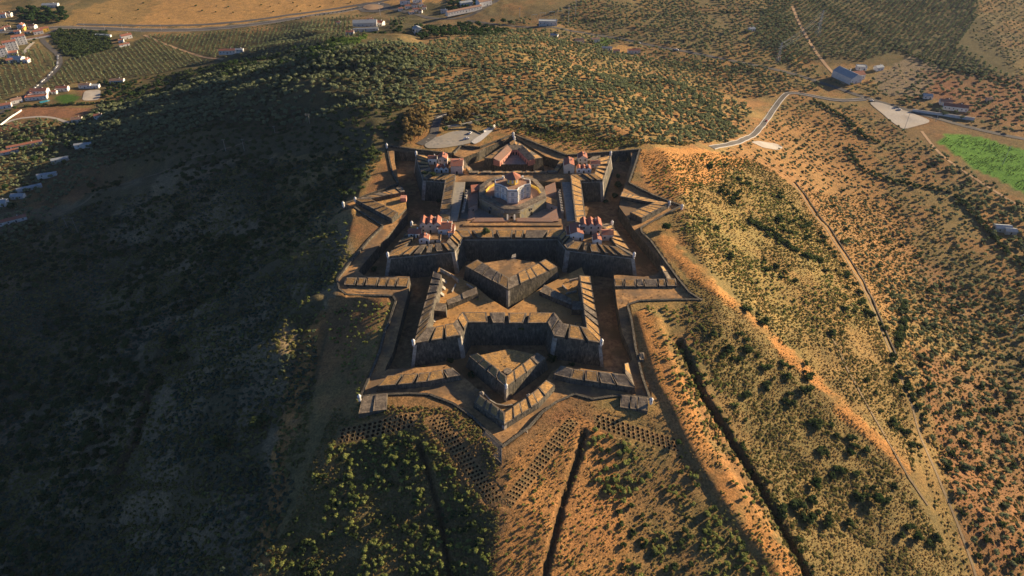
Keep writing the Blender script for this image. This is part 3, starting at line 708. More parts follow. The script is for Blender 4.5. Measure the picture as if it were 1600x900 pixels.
# governor's tower
TC = (KC[0], KC[1] + .6)
tower = wroot('tower_house', (TC[0], TC[1], 1.3), 'white two-storey octagonal tower house with red cupola crowning the fort', 'tower')
TZ0, TZ1 = 1.3, 11.0; rO = 12.3; rI = 9.3; plan = []
for k in range(4):
    a0 = R(90 * k - 90)
    for da, rr in ((-15, rO * 1.0), (15, rO * 1.0)): plan.append((TC[0] + rr*math.cos(a0 + R(da))*1.0, TC[1] + rr*math.sin(a0 + R(da))*.92))
    for da, rr in ((27, rI), (63, rI)): plan.append((TC[0] + rr*math.cos(a0 + R(da)), TC[1] + rr*math.sin(a0 + R(da))*.95))
plan = ccw(plan)
mb = MB(); slab(mb, plan, TZ1, TZ0); mb.build('wall', M['white'], tower)
cordon(tower, offset(plan, .02), TZ1 - .5, .35, .4); cordon(tower, offset(plan, .02), 5.9, .2, .25)
PI_ = offset(plan, -.45); mb = MB()
for i in range(len(plan)):
    j = (i+1) % len(plan); r = [plan[i], plan[j], PI_[j], PI_[i]]; mb.hexa([(q[0], q[1], TZ1) for q in r], [(q[0], q[1], TZ1 + .8) for q in r])
mb.build('parapet', M['white'], tower)
mb = MB(); slab(mb, PI_, TZ1 + .12, TZ1 - .1); mb.build('roof', M['oldroof'], tower)
def wallwin(parent, a, b, t, z0, z1, w, shut=False, frame='cream'):
    d = Vector((b[0]-a[0], b[1]-a[1])).normalized(); nn = Vector((d.y, -d.x)); p = Vector(lerp(a, b, t))
    def bx(w_, za, zb, o0, o1):
        c = [p - d*w_/2 + nn*o1, p + d*w_/2 + nn*o1, p + d*w_/2 + nn*o0, p - d*w_/2 + nn*o0]
        m_ = MB(); m_.hexa([(q.x, q.y, za) for q in c], [(q.x, q.y, zb) for q in c]); return m_
    f = bx(w + .5, z0 - .25, z1 + .3, -.1, .06).build('window', M[frame], parent)
    bx(w, z0, z1, -.1, .12).build('pane', M['pane'] if not shut else M['pane'], f)
for i in range(len(plan)):
    a_ = plan[i]; b_ = plan[(i+1) % len(plan)]; Lg = math.hypot(a_[0]-b_[0], a_[1]-b_[1])
    n_ = 1 if Lg < 7 else 1
    for t in ([.5] if Lg > 2.2 else []):
        wallwin(tower, a_, b_, t, 2.3, 4.9, 1.3 if Lg < 5 else 1.7, False); wallwin(tower, a_, b_, t, 6.9, 9.4, 1.3 if Lg < 5 else 1.7, False)
# pilasters at the corners of the pavilions
for i in range(len(plan)):
    p = offset(plan, .05)[i]; mb = MB(); mb.box(p[0]-.35, p[0]+.35, p[1]-.35, p[1]+.35, TZ0, TZ1-.5); mb.build('pilaster', M['cream'], tower)
oct_ = [(TC[0] + 4.1*math.cos(R(45*k+22.5)), TC[1] + 4.1*math.sin(R(45*k+22.5))) for k in range(8)]
mb = MB(); slab(mb, oct_, 15.6, TZ1); dr = mb.build('lantern', M['yellow'], tower)
for i in (0, 2, 4, 5, 6, 7): wallwin(dr, oct_[i], oct_[(i+1) % 8], .5, 12.6, 14.4, .9)
mb = MB(); e_ = [(TC[0] + 5.7*math.cos(R(45*k+22.5)), TC[1] + 5.7*math.sin(R(45*k+22.5)), 15.6) for k in range(8)]
mb.add(e_ + [(TC[0], TC[1], 19.2)], [(i, (i+1) % 8, 8) for i in range(8)] + [tuple(range(7, -1, -1))]); mb.build('cupola', M['roof'], tower)
mb = MB(); mb.lathe((TC[0], TC[1], 18.5), [(.3, 0), (.25, .4), (.06, .7), (.05, 2.0)], 8); mb.build('finial', M['trim'], tower)
for x in (-6.5, 6.8):
    mb = MB(); mb.box(TC[0]+x-.5, TC[0]+x+.5, TC[1]+4, TC[1]+5, TZ1, TZ1+2.2); mb.box(TC[0]+x-.65, TC[0]+x+.65, TC[1]+3.85, TC[1]+5.15, TZ1+2.2, TZ1+2.4); mb.build('chimney', M['white'], tower)

# houses (local coordinates, origin at base centre)
def house(name, x, y, z, w, d, h, rz, label, cat='house', roof='gable_x', n=1, wallm='white', roofm='roof', rh=None, wins=2, back=True, rows=1, group=None, door=True, chim=True, par=False):
    root = empty(name, (x, y, z), rz, label, cat, group)
    mb = MB(); mb.box(-w/2, w/2, -d/2, d/2, -1.5, h)
    rh = rh if rh is not None else .22 * (d if roof == 'gable_x' else w / n)
    e = .25
    if roof == 'gable_x':
        for s in (-1, 1): mb.add([(s*w/2, -d/2, h), (s*w/2, d/2, h), (s*w/2, 0, h+rh)], [(0, 1, 2) if s > 0 else (1, 0, 2)])
        if par:
            for s in (-1, 1): mb.hexa([(s*w/2-.2, -d/2, h-.1), (s*w/2+.2, -d/2, h-.1), (s*w/2+.2, d/2, h-.1), (s*w/2-.2, d/2, h-.1)], [(s*w/2-.2, -d/2, h+.6), (s*w/2+.2, -d/2, h+.6), (s*w/2+.2, d/2, h+.6), (s*w/2-.2, d/2, h+.6)])
    elif roof == 'gable_y':
        for k in range(n):
            x0 = -w/2 + w*k/n; x1 = x0 + w/n; xm = (x0+x1)/2
            for s in (-1, 1): mb.add([(x0, s*d/2, h), (x1, s*d/2, h), (xm, s*d/2, h+rh)], [(0, 1, 2) if s < 0 else (1, 0, 2)])
    mb.build('wall', M[wallm], root)
    def sheet(P, t=.18):
        m_ = MB(); up = [(q[0], q[1], q[2] + t) for q in P]; m_.hexa(P, up); return m_
    rf = MB()
    if roof == 'gable_x':
        for s in (-1, 1):
            P = [(-w/2-e, s*(d/2+e), h-.08), (w/2+e, s*(d/2+e), h-.08), (w/2+e, 0, h+rh+.02), (-w/2-e, 0, h+rh+.02)]
            if s > 0: P = P[::-1]
            q = sheet(P); rf.add(q.v, q.f)
    elif roof == 'gable_y':
        for k in range(n):
            x0 = -w/2 + w*k/n; x1 = x0 + w/n; xm = (x0+x1)/2
            for xa, s in ((x0, -1), (x1, 1)):
                P = [(xa, -d/2-e, h+.02), (xm, -d/2-e, h+rh+.05), (xm, d/2+e, h+rh+.05), (xa, d/2+e, h+.02)]
                if s < 0: P = P[::-1]
                q = sheet(P); rf.add(q.v, q.f)
    elif roof == 'shed':
        P = [(-w/2-e, -d/2-e, h), (w/2+e, -d/2-e, h), (w/2+e, d/2+e, h+rh), (-w/2-e, d/2+e, h+rh)]; q = sheet(P); rf.add(q.v, q.f)
    elif roof == 'hip':
        k = min(w, d)/2; A = [(-w/2-e, -d/2-e, h), (w/2+e, -d/2-e, h), (w/2+e, d/2+e, h), (-w/2-e, d/2+e, h)]
        if w >= d: Rg = [(-w/2+k, 0, h+rh), (w/2-k, 0, h+rh)]; F = [(0,1,5,4),(1,2,5),(2,3,4,5),(3,0,4),(3,2,1,0)]
        else: Rg = [(0, -d/2+k, h+rh), (0, d/2-k, h+rh)]; F = [(0,1,4),(1,2,5,4),(2,3,5),(3,0,4,5),(3,2,1,0)]
        rf.add(A + Rg, F)
    else:
        rf.box(-w/2, w/2, -d/2, d/2, h, h+.12)
        for x0, x1, y0, y1 in ((-w/2-.02, w/2+.02, -d/2-.02, -d/2+.3), (-w/2-.02, w/2+.02, d/2-.3, d/2+.02), (-w/2-.01, -w/2+.3, -d/2+.3, d/2-.3), (w/2-.3, w/2+.01, -d/2+.3, d/2-.3)): rf.box(x0, x1, y0, y1, h+.1, h+.55)
    ro = rf.build('roof', M[roofm], root)
    if chim:
        m_ = MB(); cx = w*.22; m_.box(cx-.35, cx+.35, .3, 1.0, h, h+rh+1.0); m_.build('chimney', M[wallm], ro)
    rh_ = (h - .4) / rows
    for r_ in range(rows):
        for k in range(wins):
            xw = -w/2 + w*(k+.5)/wins
            for s in ((-1, 1) if back else (-1,)):
                if door and r_ == 0 and k == wins // 2 and s < 0:
                    m_ = MB(); m_.box(xw-.55, xw+.55, -d/2-.05, -d/2+.1, -.05, min(2.2, h-.3)); m_.build('door', M['dark'], root); continue
                m_ = MB(); y_ = s*d/2; z0 = .4 + rh_*r_ + rh_*.3; m_.box(xw-.5, xw+.5, y_-.05, y_+.05, z0, z0+min(1.3, rh_*.55)); m_.build('window', M['glass'], root)
    return root
def hp(px, z, *a, **k):  # a house whose front base middle shows at this pixel
    d = a[1]; x, y = at(px[0], px[1], z); return x, y + d/2
# --- houses on the bastions
def bh(px, z, name, w, d, h, label, rz=0, **k):
    x, y = at(px[0], px[1], z); return house(name, x, y + d/2 * math.cos(rz), z, w, d, h, rz, label, **k)
B = 'houses on the bastions'
bh((673,364), -.4, 'barrack_house', 13.5, 8, 6.2, 'pale pink house with three red gables, tallest on the near left bastion', roof='gable_y', n=3, wallm='pink', wins=3, rows=2, group=B, rh=2.0)
bh((648,372), -.4, 'small_house', 8, 6, 3.2, 'low whitewashed house with dull red roof left of the pink three-gabled house', roof='gable_x', roofm='roof', wins=2, group=B)
bh((695,367), -.4, 'small_house', 8.5, 9, 4.2, 'white house with dull red roof beside the pink three-gabled house, near left bastion', roof='gable_x', par=True, wins=2, group=B)
bh((705,371), -.4, 'side_building', 4, 10, 3.0, 'narrow white lean-to by the inner corner of the near left bastion', roof='flat', wins=1, group=B, chim=False)
bh((663,381), -.4, 'guard_room', 6.5, 5, 3.4, 'tiny white guardroom with one orange roof on the near left bastion', roof='gable_y', n=1, wins=2, group=B)
bh((680,379), -.4, 'yard_wall', 7, 6, 2.0, 'roofless pale enclosure in front of the pink gabled house, near left bastion', cat='enclosure', roof='flat', wins=1, roofm='earth', group=B, chim=False, wallm='cream')
bh((923,366), -.4, 'barrack_house', 13.5, 8, 6.2, 'pale pink house with three orange gables, tallest on the near right bastion', roof='gable_y', n=3, wallm='pink', wins=3, rows=2, group=B, rh=2.0)
bh((901,376), -.4, 'small_house', 8.5, 11, 5.0, 'white house with wide orange roof at the left edge of the near right bastion', roof='gable_y', wins=2, group=B, rh=1.6)
bh((889,374), -.4, 'side_building', 3.2, 9, 3.4, 'narrow grey lean-to left of the orange-roofed house on the near right bastion', roof='flat', wins=1, group=B, chim=False, wallm='cream')
bh((949,376), -.4, 'small_house', 7, 6, 4.4, 'pinkish house with one orange roof on the outer side of the near right bastion', roof='gable_x', wallm='pink', wins=2, group=B)
bh((933,383), -.4, 'guard_room', 5.5, 6, 3.6, 'small white gabled guardroom in front of the three orange gables, near right bastion', roof='gable_y', wins=1, group=B)
bh((676,257), -.4, 'small_house', 6.5, 5, 4.6, 'white block with orange roof at the outer edge of the far left bastion', roof='gable_x', wins=2, group=B)
bh((692,260), -.4, 'barrack_house', 7, 7, 6.0, 'tall pink-fronted house with steep orange gable on the far left bastion', roof='gable_y', wallm='pink', wins=2, rows=2, group=B, rh=2.0)
bh((690,270), -.4, 'guard_room', 10, 5, 3.2, 'low white row with three tiny orange gables on the far left bastion', roof='gable_y', n=3, wins=3, group=B, rh=1.4)
bh((714,272), -.4, 'gate_house', 8.5, 11, 6.5, 'pinkish gatehouse with stepped orange roofs and dark arch by the far left bastion', roof='gable_x', wallm='pink', wins=1, rows=1, group=B, rh=1.6)
bh((889,271), -.4, 'gate_house', 7.5, 10, 6.5, 'pale gatehouse with one dark red roof by the far right bastion', roof='gable_y', wallm='cream', wins=1, group=B, rh=1.6)
bh((910,259), -.4, 'barrack_house', 7, 7, 6.0, 'tall cream-fronted house with steep red gable on the far right bastion', roof='gable_y', wallm='cream', wins=2, rows=2, group=B, rh=2.0)
bh((912,271), -.4, 'guard_room', 10.5, 5, 3.4, 'white row with three small red gables on the far right bastion', roof='gable_y', n=3, wins=3, group=B, rh=1.4)
bh((930,263), -.4, 'small_house', 7, 5, 3.6, 'low pinkish house with dull red roof at the outer edge of the far right bastion', roof='gable_x', wallm='pink', wins=2, group=B)
# --- low buildings round the yard
def yb(P, z, zt, name, label, wallm='pink', roofm='oldroof', slope=0, cat='building', wn=4):
    q = ccw(W(P, zt)); cx = sum(p[0] for p in q)/len(q); cy = sum(p[1] for p in q)/len(q)
    root = wroot(name, (cx, cy, z), label, cat)
    zf = lambda x, y: zt + slope * (y - cy)
    mb = MB(); slab(mb, q, zf, z); mb.build('wall', M[wallm], root)
    mb = MB(); slab(mb, offset(q, .25), lambda x, y: zf(x, y) + .25, zt - .2 - abs(slope)*6); mb.build('roof', M[roofm], root)
    lo = min(range(len(q)), key=lambda i: q[i][1] + q[(i+1) % len(q)][1]); a, b = q[lo], q[(lo+1) % len(q)]
    d = Vector((b[0]-a[0], b[1]-a[1])); Lg = d.length; d.normalize(); nn = Vector((d.y, -d.x))
    for k in range(wn):
        p = Vector(lerp(a, b, (k+.5)/wn)); c = [p - d*.5 + nn*.08, p + d*.5 + nn*.08, p + d*.5 - nn*.2, p - d*.5 - nn*.2]
        mb = MB(); mb.hexa([(v.x, v.y, z+.9) for v in c], [(v.x, v.y, z+2.2) for v in c]); mb.build('window', M['dark'], root)
    return root
yb([(736,289),(751,287),(749,297),(737,301)], -6, 0.8, 'yard_house', 'cream wedge-shaped house with dull tiled roof at the far left corner of the sunken yard', 'cream', 'roof', -.1, wn=1)
yb([(731,306),(747,301),(746,318),(732,324)], -6, -.8, 'yard_house', 'low pinkish building against the left side of the sunken yard', 'pink', 'oldroof', .05, wn=1)
yb([(852,292),(867,286),(869,299),(853,304)], -6, -.3, 'yard_house', 'wedge-shaped pinkish building with long sloping roof at the far right corner of the sunken yard', 'pink', 'oldroof', .05, wn=1)
yb([(854,308),(870,313),(871,322),(854,316)], -6, -1.2, 'yard_house', 'small pink block with dark doorway right of the keep', 'pink', 'earth', 0, wn=1)
yb([(846,341),(869,328),(872,340),(872,345),(846,345)], -6, .2, 'yard_house', 'sloping pinkish roof building at the near right corner of the sunken yard', 'pink', 'oldroof', .05, wn=1)
yb([(733,328),(741,333),(742,342),(731,344)], -6, .0, 'yard_house', 'sloping grey-roofed building at the near left corner of the sunken yard', 'cream', 'oldroof', .05, wn=1)
yb([(745,341.5),(791,341.5),(791,345.5),(738,346)], -6, .3, 'casemate_range', 'long low range with pinkish tiled roof left of the keep gateway', 'pink', 'oldroof', .12, wn=5)
yb([(808,341.5),(858,341.5),(864,346),(808,345.5)], -6, .3, 'casemate_range', 'long low range with pinkish tiled roof right of the keep gateway', 'pink', 'oldroof', .12, wn=5)
a_, b_, c_, d_ = W([(724,349),(876,349),(878,353),(723,353)], 0); mb = MB(); slab(mb, [a_, b_, c_, d_], .35, -.5); mb.build('front_terrace', M['earth'], fort)
for px in ((793,341),(804,341)):
    x, y = at(px[0], px[1], 0); mb = MB(); mb.hexa([(x-.5, y-3, -1), (x+.5, y-3, -1), (x+.5, y+2, -1), (x-.5, y+2, -1)], [(x-.5, y-3, .8), (x+.5, y-3, .8), (x+.5, y+2, 1.8), (x-.5, y+2, 1.8)]); mb.build('bridge_parapet', M['cream'], fort)

# --- generic detached work: body + merlons
def work(name, label, cat, outer, inner, ns, z, zb, group=None, fill=None, batter=1.4, hgt=1.3, gap=.12, quoins=(), sentries=(), grass='drygrass', closed_fill=True, rise=.95, fillz=None):
    O_ = W(outer, z + hgt); I_ = W(inner, z + hgt)
    c = O_[len(O_)//2]; root = wroot(name, (c[0], c[1], zb), label, cat, group)
    P = O_ + I_[::-1]; rev = area(P) < 0; Pc = ccw(P)
    mb = MB(); slab(mb, Pc, z, zb, batter if not fill else 0.0); 
    if fill:
        mb = MB(); F = ccw(O_ + W(fill, z + hgt)[::-1]) if False else None
    mb.build('scarp', M['stone'], root)
    merlons(root, O_, I_, ns, z, hgt, rise, gap, grass=grass)
    for i in quoins:
        j = Pc.index(O_[i]); quoin(root, Pc, j, z - .05, zb, batter if not fill else 0, 1.5)
    for i in sentries: sentry(root, O_[i][0], O_[i][1], z + hgt - .6, .85)
    return root, O_, I_
def core(root, P, z, zb, m='drygrass', name='interior', batter=0):
    mb = MB(); slab(mb, P, z, zb, batter, (), 0, 1); return mb.build(name, [M['stone'], M[m]], root)
# upper ravelin
r_, O_, I_ = work('upper_ravelin', 'arrow-shaped ravelin with thick grassy parapets between main fort and hornwork', 'ravelin',
    [(727.4,415.8),(794,452),(871,417)], [(746,407.5),(795,436),(852,407)], [5, 5], -3.5, -15.5, quoins=(1,), gap=.08, batter=1.6)
core(r_, [I_[0], I_[1], I_[2], W([(800,405)], -5)[0]], -4.6, -15.5, 'earth')
mb = MB(); slab(mb, W([(800,400),(806,398),(806,403),(799,405)], -4.5), -3.6, -5); mb.build('plinth', M['trim'], r_)
# hornwork
HWO = W([(677.5,422.8),(646,535.5),(719.5,523),(731,503),(856,503),(866,523.5),(940,535),(922,431)], 0)
HWI = W([(690,431),(667.5,513),(708,506.5),(722,489),(866,489),(880,506),(916.5,513),(905,432)], 0)
horn = wroot('hornwork', (0, -120, -15.5), 'large rectangular hornwork with two half bastions and dusty court before the main fort', 'fortress')
rear = W([(908.8,418.5),(884,431),(852,447),(820,468),(794,485),(765,467),(742,447),(720,436),(705,428),(686,418.5)], -8)
body = ccw(HWO + rear); mb = MB(); slab(mb, body, -2.2, -15.6, 2.0); 
mb = MB(); slab(mb, body, -7.5, -15.6, 0.0, (), 0, 1); mb.build('court', [M['stone'], M['courtgrass']], horn)
ring_ = HWO + HWI[::-1]
mb = MB()
zq = -2.0
for k in range(len(HWO)-1):
    o0, o1, i0_, i1_ = HWO[k], HWO[k+1], HWI[k], HWI[k+1]
    d = Vector((o1[0]-o0[0], o1[1]-o0[1])).normalized(); 
OUTB = offset(ccw(ring_), 1.9); CR_ = ccw(ring_)
slab(mb, CR_, -1.9, -15.6, 1.9); mb.build('scarp', M['stone'], horn)
merlons(horn, HWO, HWI, [9, 3, 2, 4, 2, 3, 9], -1.9, 1.5, .9, .26)
for k in (1, 2, 5, 6): quoin(horn, CR_, CR_.index(HWO[k]), -2.0, -15.5, 1.9, 1.7)
for k in (1, 6): sentry(horn, HWO[k][0], HWO[k][1], -.6, .9)
# blocks inside the hornwork court
def trav(name, label, P, z, zb=-7.6, m='merlon', cat='traverse', n=3, group=None):
    q = W(P, z); O2, I2 = [q[0], q[1]], [q[3], q[2]]; root = wroot(name, (q[0][0], q[0][1], zb), label, cat, group)
    mb = MB(); slab(mb, ccw(q), z - .8, zb, .3); mb.build('body', M['stone'], root); merlons(root, O2, I2, n, z - .8, .8, .25, .03, grass=m); return root
trav('traverse', 'long slanting masonry traverse in the left half of the hornwork court', [(700,477),(747,458),(744,448.5),(697.5,470)], -4.5, n=4)
trav('traverse', 'long slanting masonry traverse in the right half of the hornwork court', [(843,455),(893,477),(893,468),(851,445)], -4.5, n=4)
trav('powder_magazine', 'square flat-roofed block against the left branch of the hornwork', [(678,485),(697,487),(697.5,475),(681,473)], -3.5, n=1, cat='building')
trav('powder_magazine', 'square flat-roofed block against the right branch of the hornwork', [(894,483),(912,484),(911,471),(894.5,470)], -3.5, n=1, cat='building')
trav('powder_magazine', 'small earth-topped block beside the right half bastion of the hornwork', [(897,512),(909,513),(909,505),(899,505)], -5.0, n=1, m='drygrass', cat='building')
for px in ((692,440),(690,450),(688,460),(674,500)):
    x, y = at(px[0], px[1], -7); mb = MB(); mb.hexa([(x-1, y-1.5, -7.6), (x+2.4, y-1.5, -7.6), (x+2.4, y+1.2, -7.6), (x-1, y+1.2, -7.6)], [(x-1, y-1.2, -5.2), (x-.2, y-1.2, -5.2), (x-.2, y+1, -5.2), (x-1, y+1, -5.2)]); mb.build('gun_ramp', M['trim'], horn)
for p0, p1, z_ in (((688,419),(704,428),-5), ((705,428),(716,437),-5.2), ((729,443),(739,449),-6), ((884,458),(901,454),-6.2), ((890,437),(903,434),-6.2), ((879,445),(886,452),-6.4), ((712,443),(706,455),-6.6)):
    a_ = W([p0], z_)[0]; b_ = W([p1], z_)[0]; d = Vector((b_[0]-a_[0], b_[1]-a_[1])).normalized(); nn = Vector((-d.y, d.x)) * .3
    mb = MB(); r = ccw([(a_[0]-nn.x, a_[1]-nn.y), (b_[0]-nn.x, b_[1]-nn.y), (b_[0]+nn.x, b_[1]+nn.y), (a_[0]+nn.x, a_[1]+nn.y)]); slab(mb, r, z_, -8); mb.build('low_wall', M['trim'], horn)
# lower ravelin
r_, O_, I_ = work('lower_ravelin', 'small arrow-shaped ravelin with bushy interior below the hornwork curtain', 'ravelin',
    [(732.6,556),(791,604.5),(852.5,559)], [(746,554),(791.5,589),(839,552.5)], [4, 4], -8, -16, quoins=(1,), gap=.1, batter=1.2)
core(r_, [I_[0], I_[1], I_[2], W([(795,546)], -8)[0]], -7.6, -16, 'drygrass')
mb = MB(); c_ = W([(793,581)], -7)[0]; mb.lathe((c_[0], c_[1], -7.8), [(2.6, 0), (2.5, 1.3), (2.2, 1.5)], 8); mb.build('platform', M['merlon'], r_)
sentry(r_, O_[1][0], O_[1][1], -7.0, .7)
# counterguard below it
r_, O_, I_ = work('counterguard', 'outermost arrow-shaped counterguard wall pointing down the slope at the tip of the fort', 'counterguard',
    [(740.5,629),(788,663),(841,630),(867,602)], [(749.5,618.5),(788.3,647),(832,616.5),(853,597)], [4, 4, 2], -10.3, -16, quoins=(1,), gap=.05, batter=1.0, hgt=1.3, rise=1.3)
core(r_, [I_[0], I_[1], I_[2], W([(825,617)], -11)[0], W([(803,629)], -11)[0], W([(786,633)], -11)[0], W([(770,628)], -11)[0], W([(757,612)], -11)[0]], -11.6, -16, 'drygrass')
for pts in ([(755,613),(766,625),(776,631),(790,633.5),(801,632)],):
    q = W(pts, -10.7)
    for a_, b_ in zip(q[:-1], q[1:]):
        d = Vector((b_[0]-a_[0], b_[1]-a_[1])).normalized(); nn = Vector((-d.y, d.x)) * .3; mb = MB(); slab(mb, ccw([(a_[0]-nn.x, a_[1]-nn.y), (b_[0]-nn.x, b_[1]-nn.y), (b_[0]+nn.x, b_[1]+nn.y), (a_[0]+nn.x, a_[1]+nn.y)]), -10.6, -16); mb.build('low_wall', M['trim'], r_)
for px in ((826,620),(753,616)):
    x, y = at(px[0], px[1], -10); mb = MB(); mb.box(x-1.1, x+1.1, y-1, y+1, -12, -9.2); mb.lathe((x, y, -9.2), [(1.0, 0), (.7, .8), (.1, 1.2)], 8); mb.build('gate_pier', M['trim'], r_)
# lunettes on the two sides
r_, O_, I_ = work('lunette', 'triangular lunette with stone gun merlons at the left side ditch', 'lunette',
    [(628,291),(555,311.5),(612,341)], [(633,301),(579,312.5),(622,333)], [6, 6], -5.2, -15.5, gap=.15, batter=.8, hgt=1.6)
core(r_, [I_[0], I_[1], I_[2], W([(635,322)], -4)[0]], -5.6, -15.5, 'drygrass'); sentry(r_, O_[1][0], O_[1][1], -4.4, .8)
mb = MB(); x, y = at(630.5, 310, -4); mb.box(x-2, x+2, y-2, y+2, -6, -2.6); mb.build('guard_hut', M['rose'], r_)
r_, O_, I_ = work('lunette', 'triangular lunette with grass-topped merlons at the right side ditch', 'lunette',
    [(972,299),(1046,317.5),(1003.5,341)], [(969,308),(1021,318),(984,334)], [7, 6], -5.2, -15.5, gap=.12, batter=.8, hgt=1.6, quoins=(1,))
core(r_, [I_[0], I_[1], I_[2], W([(984,342)], -4)[0], W([(968,320)], -4)[0]], -5.6, -15.5, 'earth'); sentry(r_, O_[1][0], O_[1][1], -4.4, .8)
# rear ravelin with its rose barracks
r_, O_, I_ = work('rear_ravelin', 'gate ravelin behind the main fort that shelters a rose-coloured barrack court', 'ravelin',
    [(757,247),(803.5,218),(848,246)], [(768,250),(803.5,226),(834,250)], [5, 6], -5, -15.5, gap=.06, batter=1.0, hgt=1.3)
core(r_, [I_[0], I_[1], I_[2], W([(832,254)], -6)[0], W([(774,254)], -6)[0]], -7.5, -15.5, 'paving')
sentry(r_, O_[1][0], O_[1][1], -3.8, .9)
bar = wroot('barracks', (at(803, 240, -4)[0], at(803, 240, -4)[1], -7.5), 'rose-coloured barrack range with small arches folded round the court of the far ravelin', 'barracks')
line = W([(781,252),(800,234),(809,234),(826,251)], -3.2); li = inset_line(line, 5.5)
if li[1][1] < line[1][1]: li = inset_line(line, -5.5)
for k, (rm, nm_) in enumerate((('oldroof', 'wing'), ('oldroof', 'wing'), ('oldroof', 'wing'))):
    a_, b_, c_, d_ = line[k], line[k+1], li[k+1], li[k]
    mb = MB(); slab(mb, ccw([a_, b_, c_, d_]), -3.4, -7.6); wg = mb.build('wing', M['rose'], bar)
    mb = MB(); q = [(a_[0], a_[1], -3.3), (b_[0], b_[1], -3.3), (c_[0], c_[1], -2.0), (d_[0], d_[1], -2.0)]
    if area([v[:2] for v in q]) < 0: q = q[::-1]
    mb.hexa([(v[0], v[1], v[2]-.15) for v in q], q); mb.build('roof', M['merlon' if k != 0 else 'oldroof'], wg)
    n_ = (5, 2, 5)[k]
    for j in range(n_):
        p = Vector(lerp(a_, b_, (j+.5)/n_)); d = (Vector(b_) - Vector(a_)).normalized(); nn = Vector((d.y, -d.x))
        c4 = [p - d*.55 + nn*.08, p + d*.55 + nn*.08, p + d*.55 - nn*.3, p - d*.55 - nn*.3]; mb = MB(); mb.hexa([(v.x, v.y, -7.4) for v in c4], [(v.x, v.y, -5.2) for v in c4]); mb.build('arch', M['dark'], wg)
# rows of merlons on the covered way
GR = 'merlon rows on the covered way'
def row(label, outer, inner, n, z, zb, **k):
    return work('gun_parapet', label, 'parapet', outer, inner, n, z - 1.4, zb, group=GR, hgt=1.1, rise=1.2, batter=k.pop('batter', .5), **k)
row('six-block stone gun parapet just below the near left bastion', [(537.5,445),(636,447.5)], [(541,436.5),(640,436)], [6], -6, -12, gap=.2)
row('six-block stone gun parapet just below the near right bastion', [(961,447),(1058,446.5)], [(959,438),(1055,437.5)], [6], -6, -12, gap=.2)
row('stubby two-block parapet at the outer right corner of the main ditch', [(1050,436),(1037,416)], [(1041,437),(1031,418)], [2], -6, -10, gap=.05)
row('bent five-block gun parapet at the lower left corner of the fort', [(590.5,603),(668,596),(719.5,586)], [(605,589),(673,584),(707,577)], [3, 2], -8.6, -14, gap=.16, batter=.8)
row('bent five-block gun parapet at the lower right corner of the fort', [(865,585),(891,591),(992,606)], [(876,574),(896,579),(977,588)], [1, 4], -8.6, -14, gap=.1, batter=.8)
row('short two-block parapet running up from the lower right gun parapet', [(992,604),(982,566)], [(977,588),(975.5,570)], [2], -8.4, -14, gap=.05)
row('low outer parapet with grassy gaps below the left six-block parapet', [(540,462),(612,465)], [(542,458),(612,460)], [5], -8.4, -13, gap=.1, grass='merlon')
row('pair of tall earth-topped blocks hanging over the right slope', [(1043,483),(1093,484)], [(1035,472),(1088,471)], [2], -8.0, -17, gap=.3, grass='drygrass')
row('three-block earth-topped parapet left of the pair of tall blocks on the right slope', [(998,480),(1040,482)], [(1001,470),(1037,470)], [3], -8.4, -17, gap=.35, grass='drygrass')
row('sloping masonry block beside the lower left sentry box', [(560,646),(604,640)], [(567,622),(605.5,617)], [2], -10.5, -17, gap=.03, grass='merlon')
row('dark sloping masonry blocks beside the lower right sentry box', [(969,636),(1012,642)], [(970,619),(1013,624)], [3], -10.5, -17, gap=.1, grass='merlon')
row('grey sloping masonry apron left of the front tip of the fort', [(748,690),(784,724)], [(757,674),(785,699)], [1], -11.5, -19, gap=0, grass='merlon')
row('small grey stone apron on the slope right of the front tip of the fort', [(818,680),(829,694)], [(813,675),(824,672)], [1], -12, -18, gap=0, grass='merlon')
row('small stone cabin on the walkway beside the right hornwork ditch', [(1000,562),(1007,561)], [(998,553),(1006,553)], [1], -8.5, -13, gap=0, grass='merlon')
for nm_, px, z_ in (('front left outer corner', (561,619), -9), ('front right outer corner', (1018,624), -9), ('left lunette glacis tip', (536,317), -5), ('right lunette glacis tip', (1066,321), -5),
                    ('far left outer corner', (604,226), -5), ('gate ravelin outer tip', (802,208), -5)):
    x, y = at(px[0], px[1], z_ + 2); sentry(wall, x, y, z_, .9)

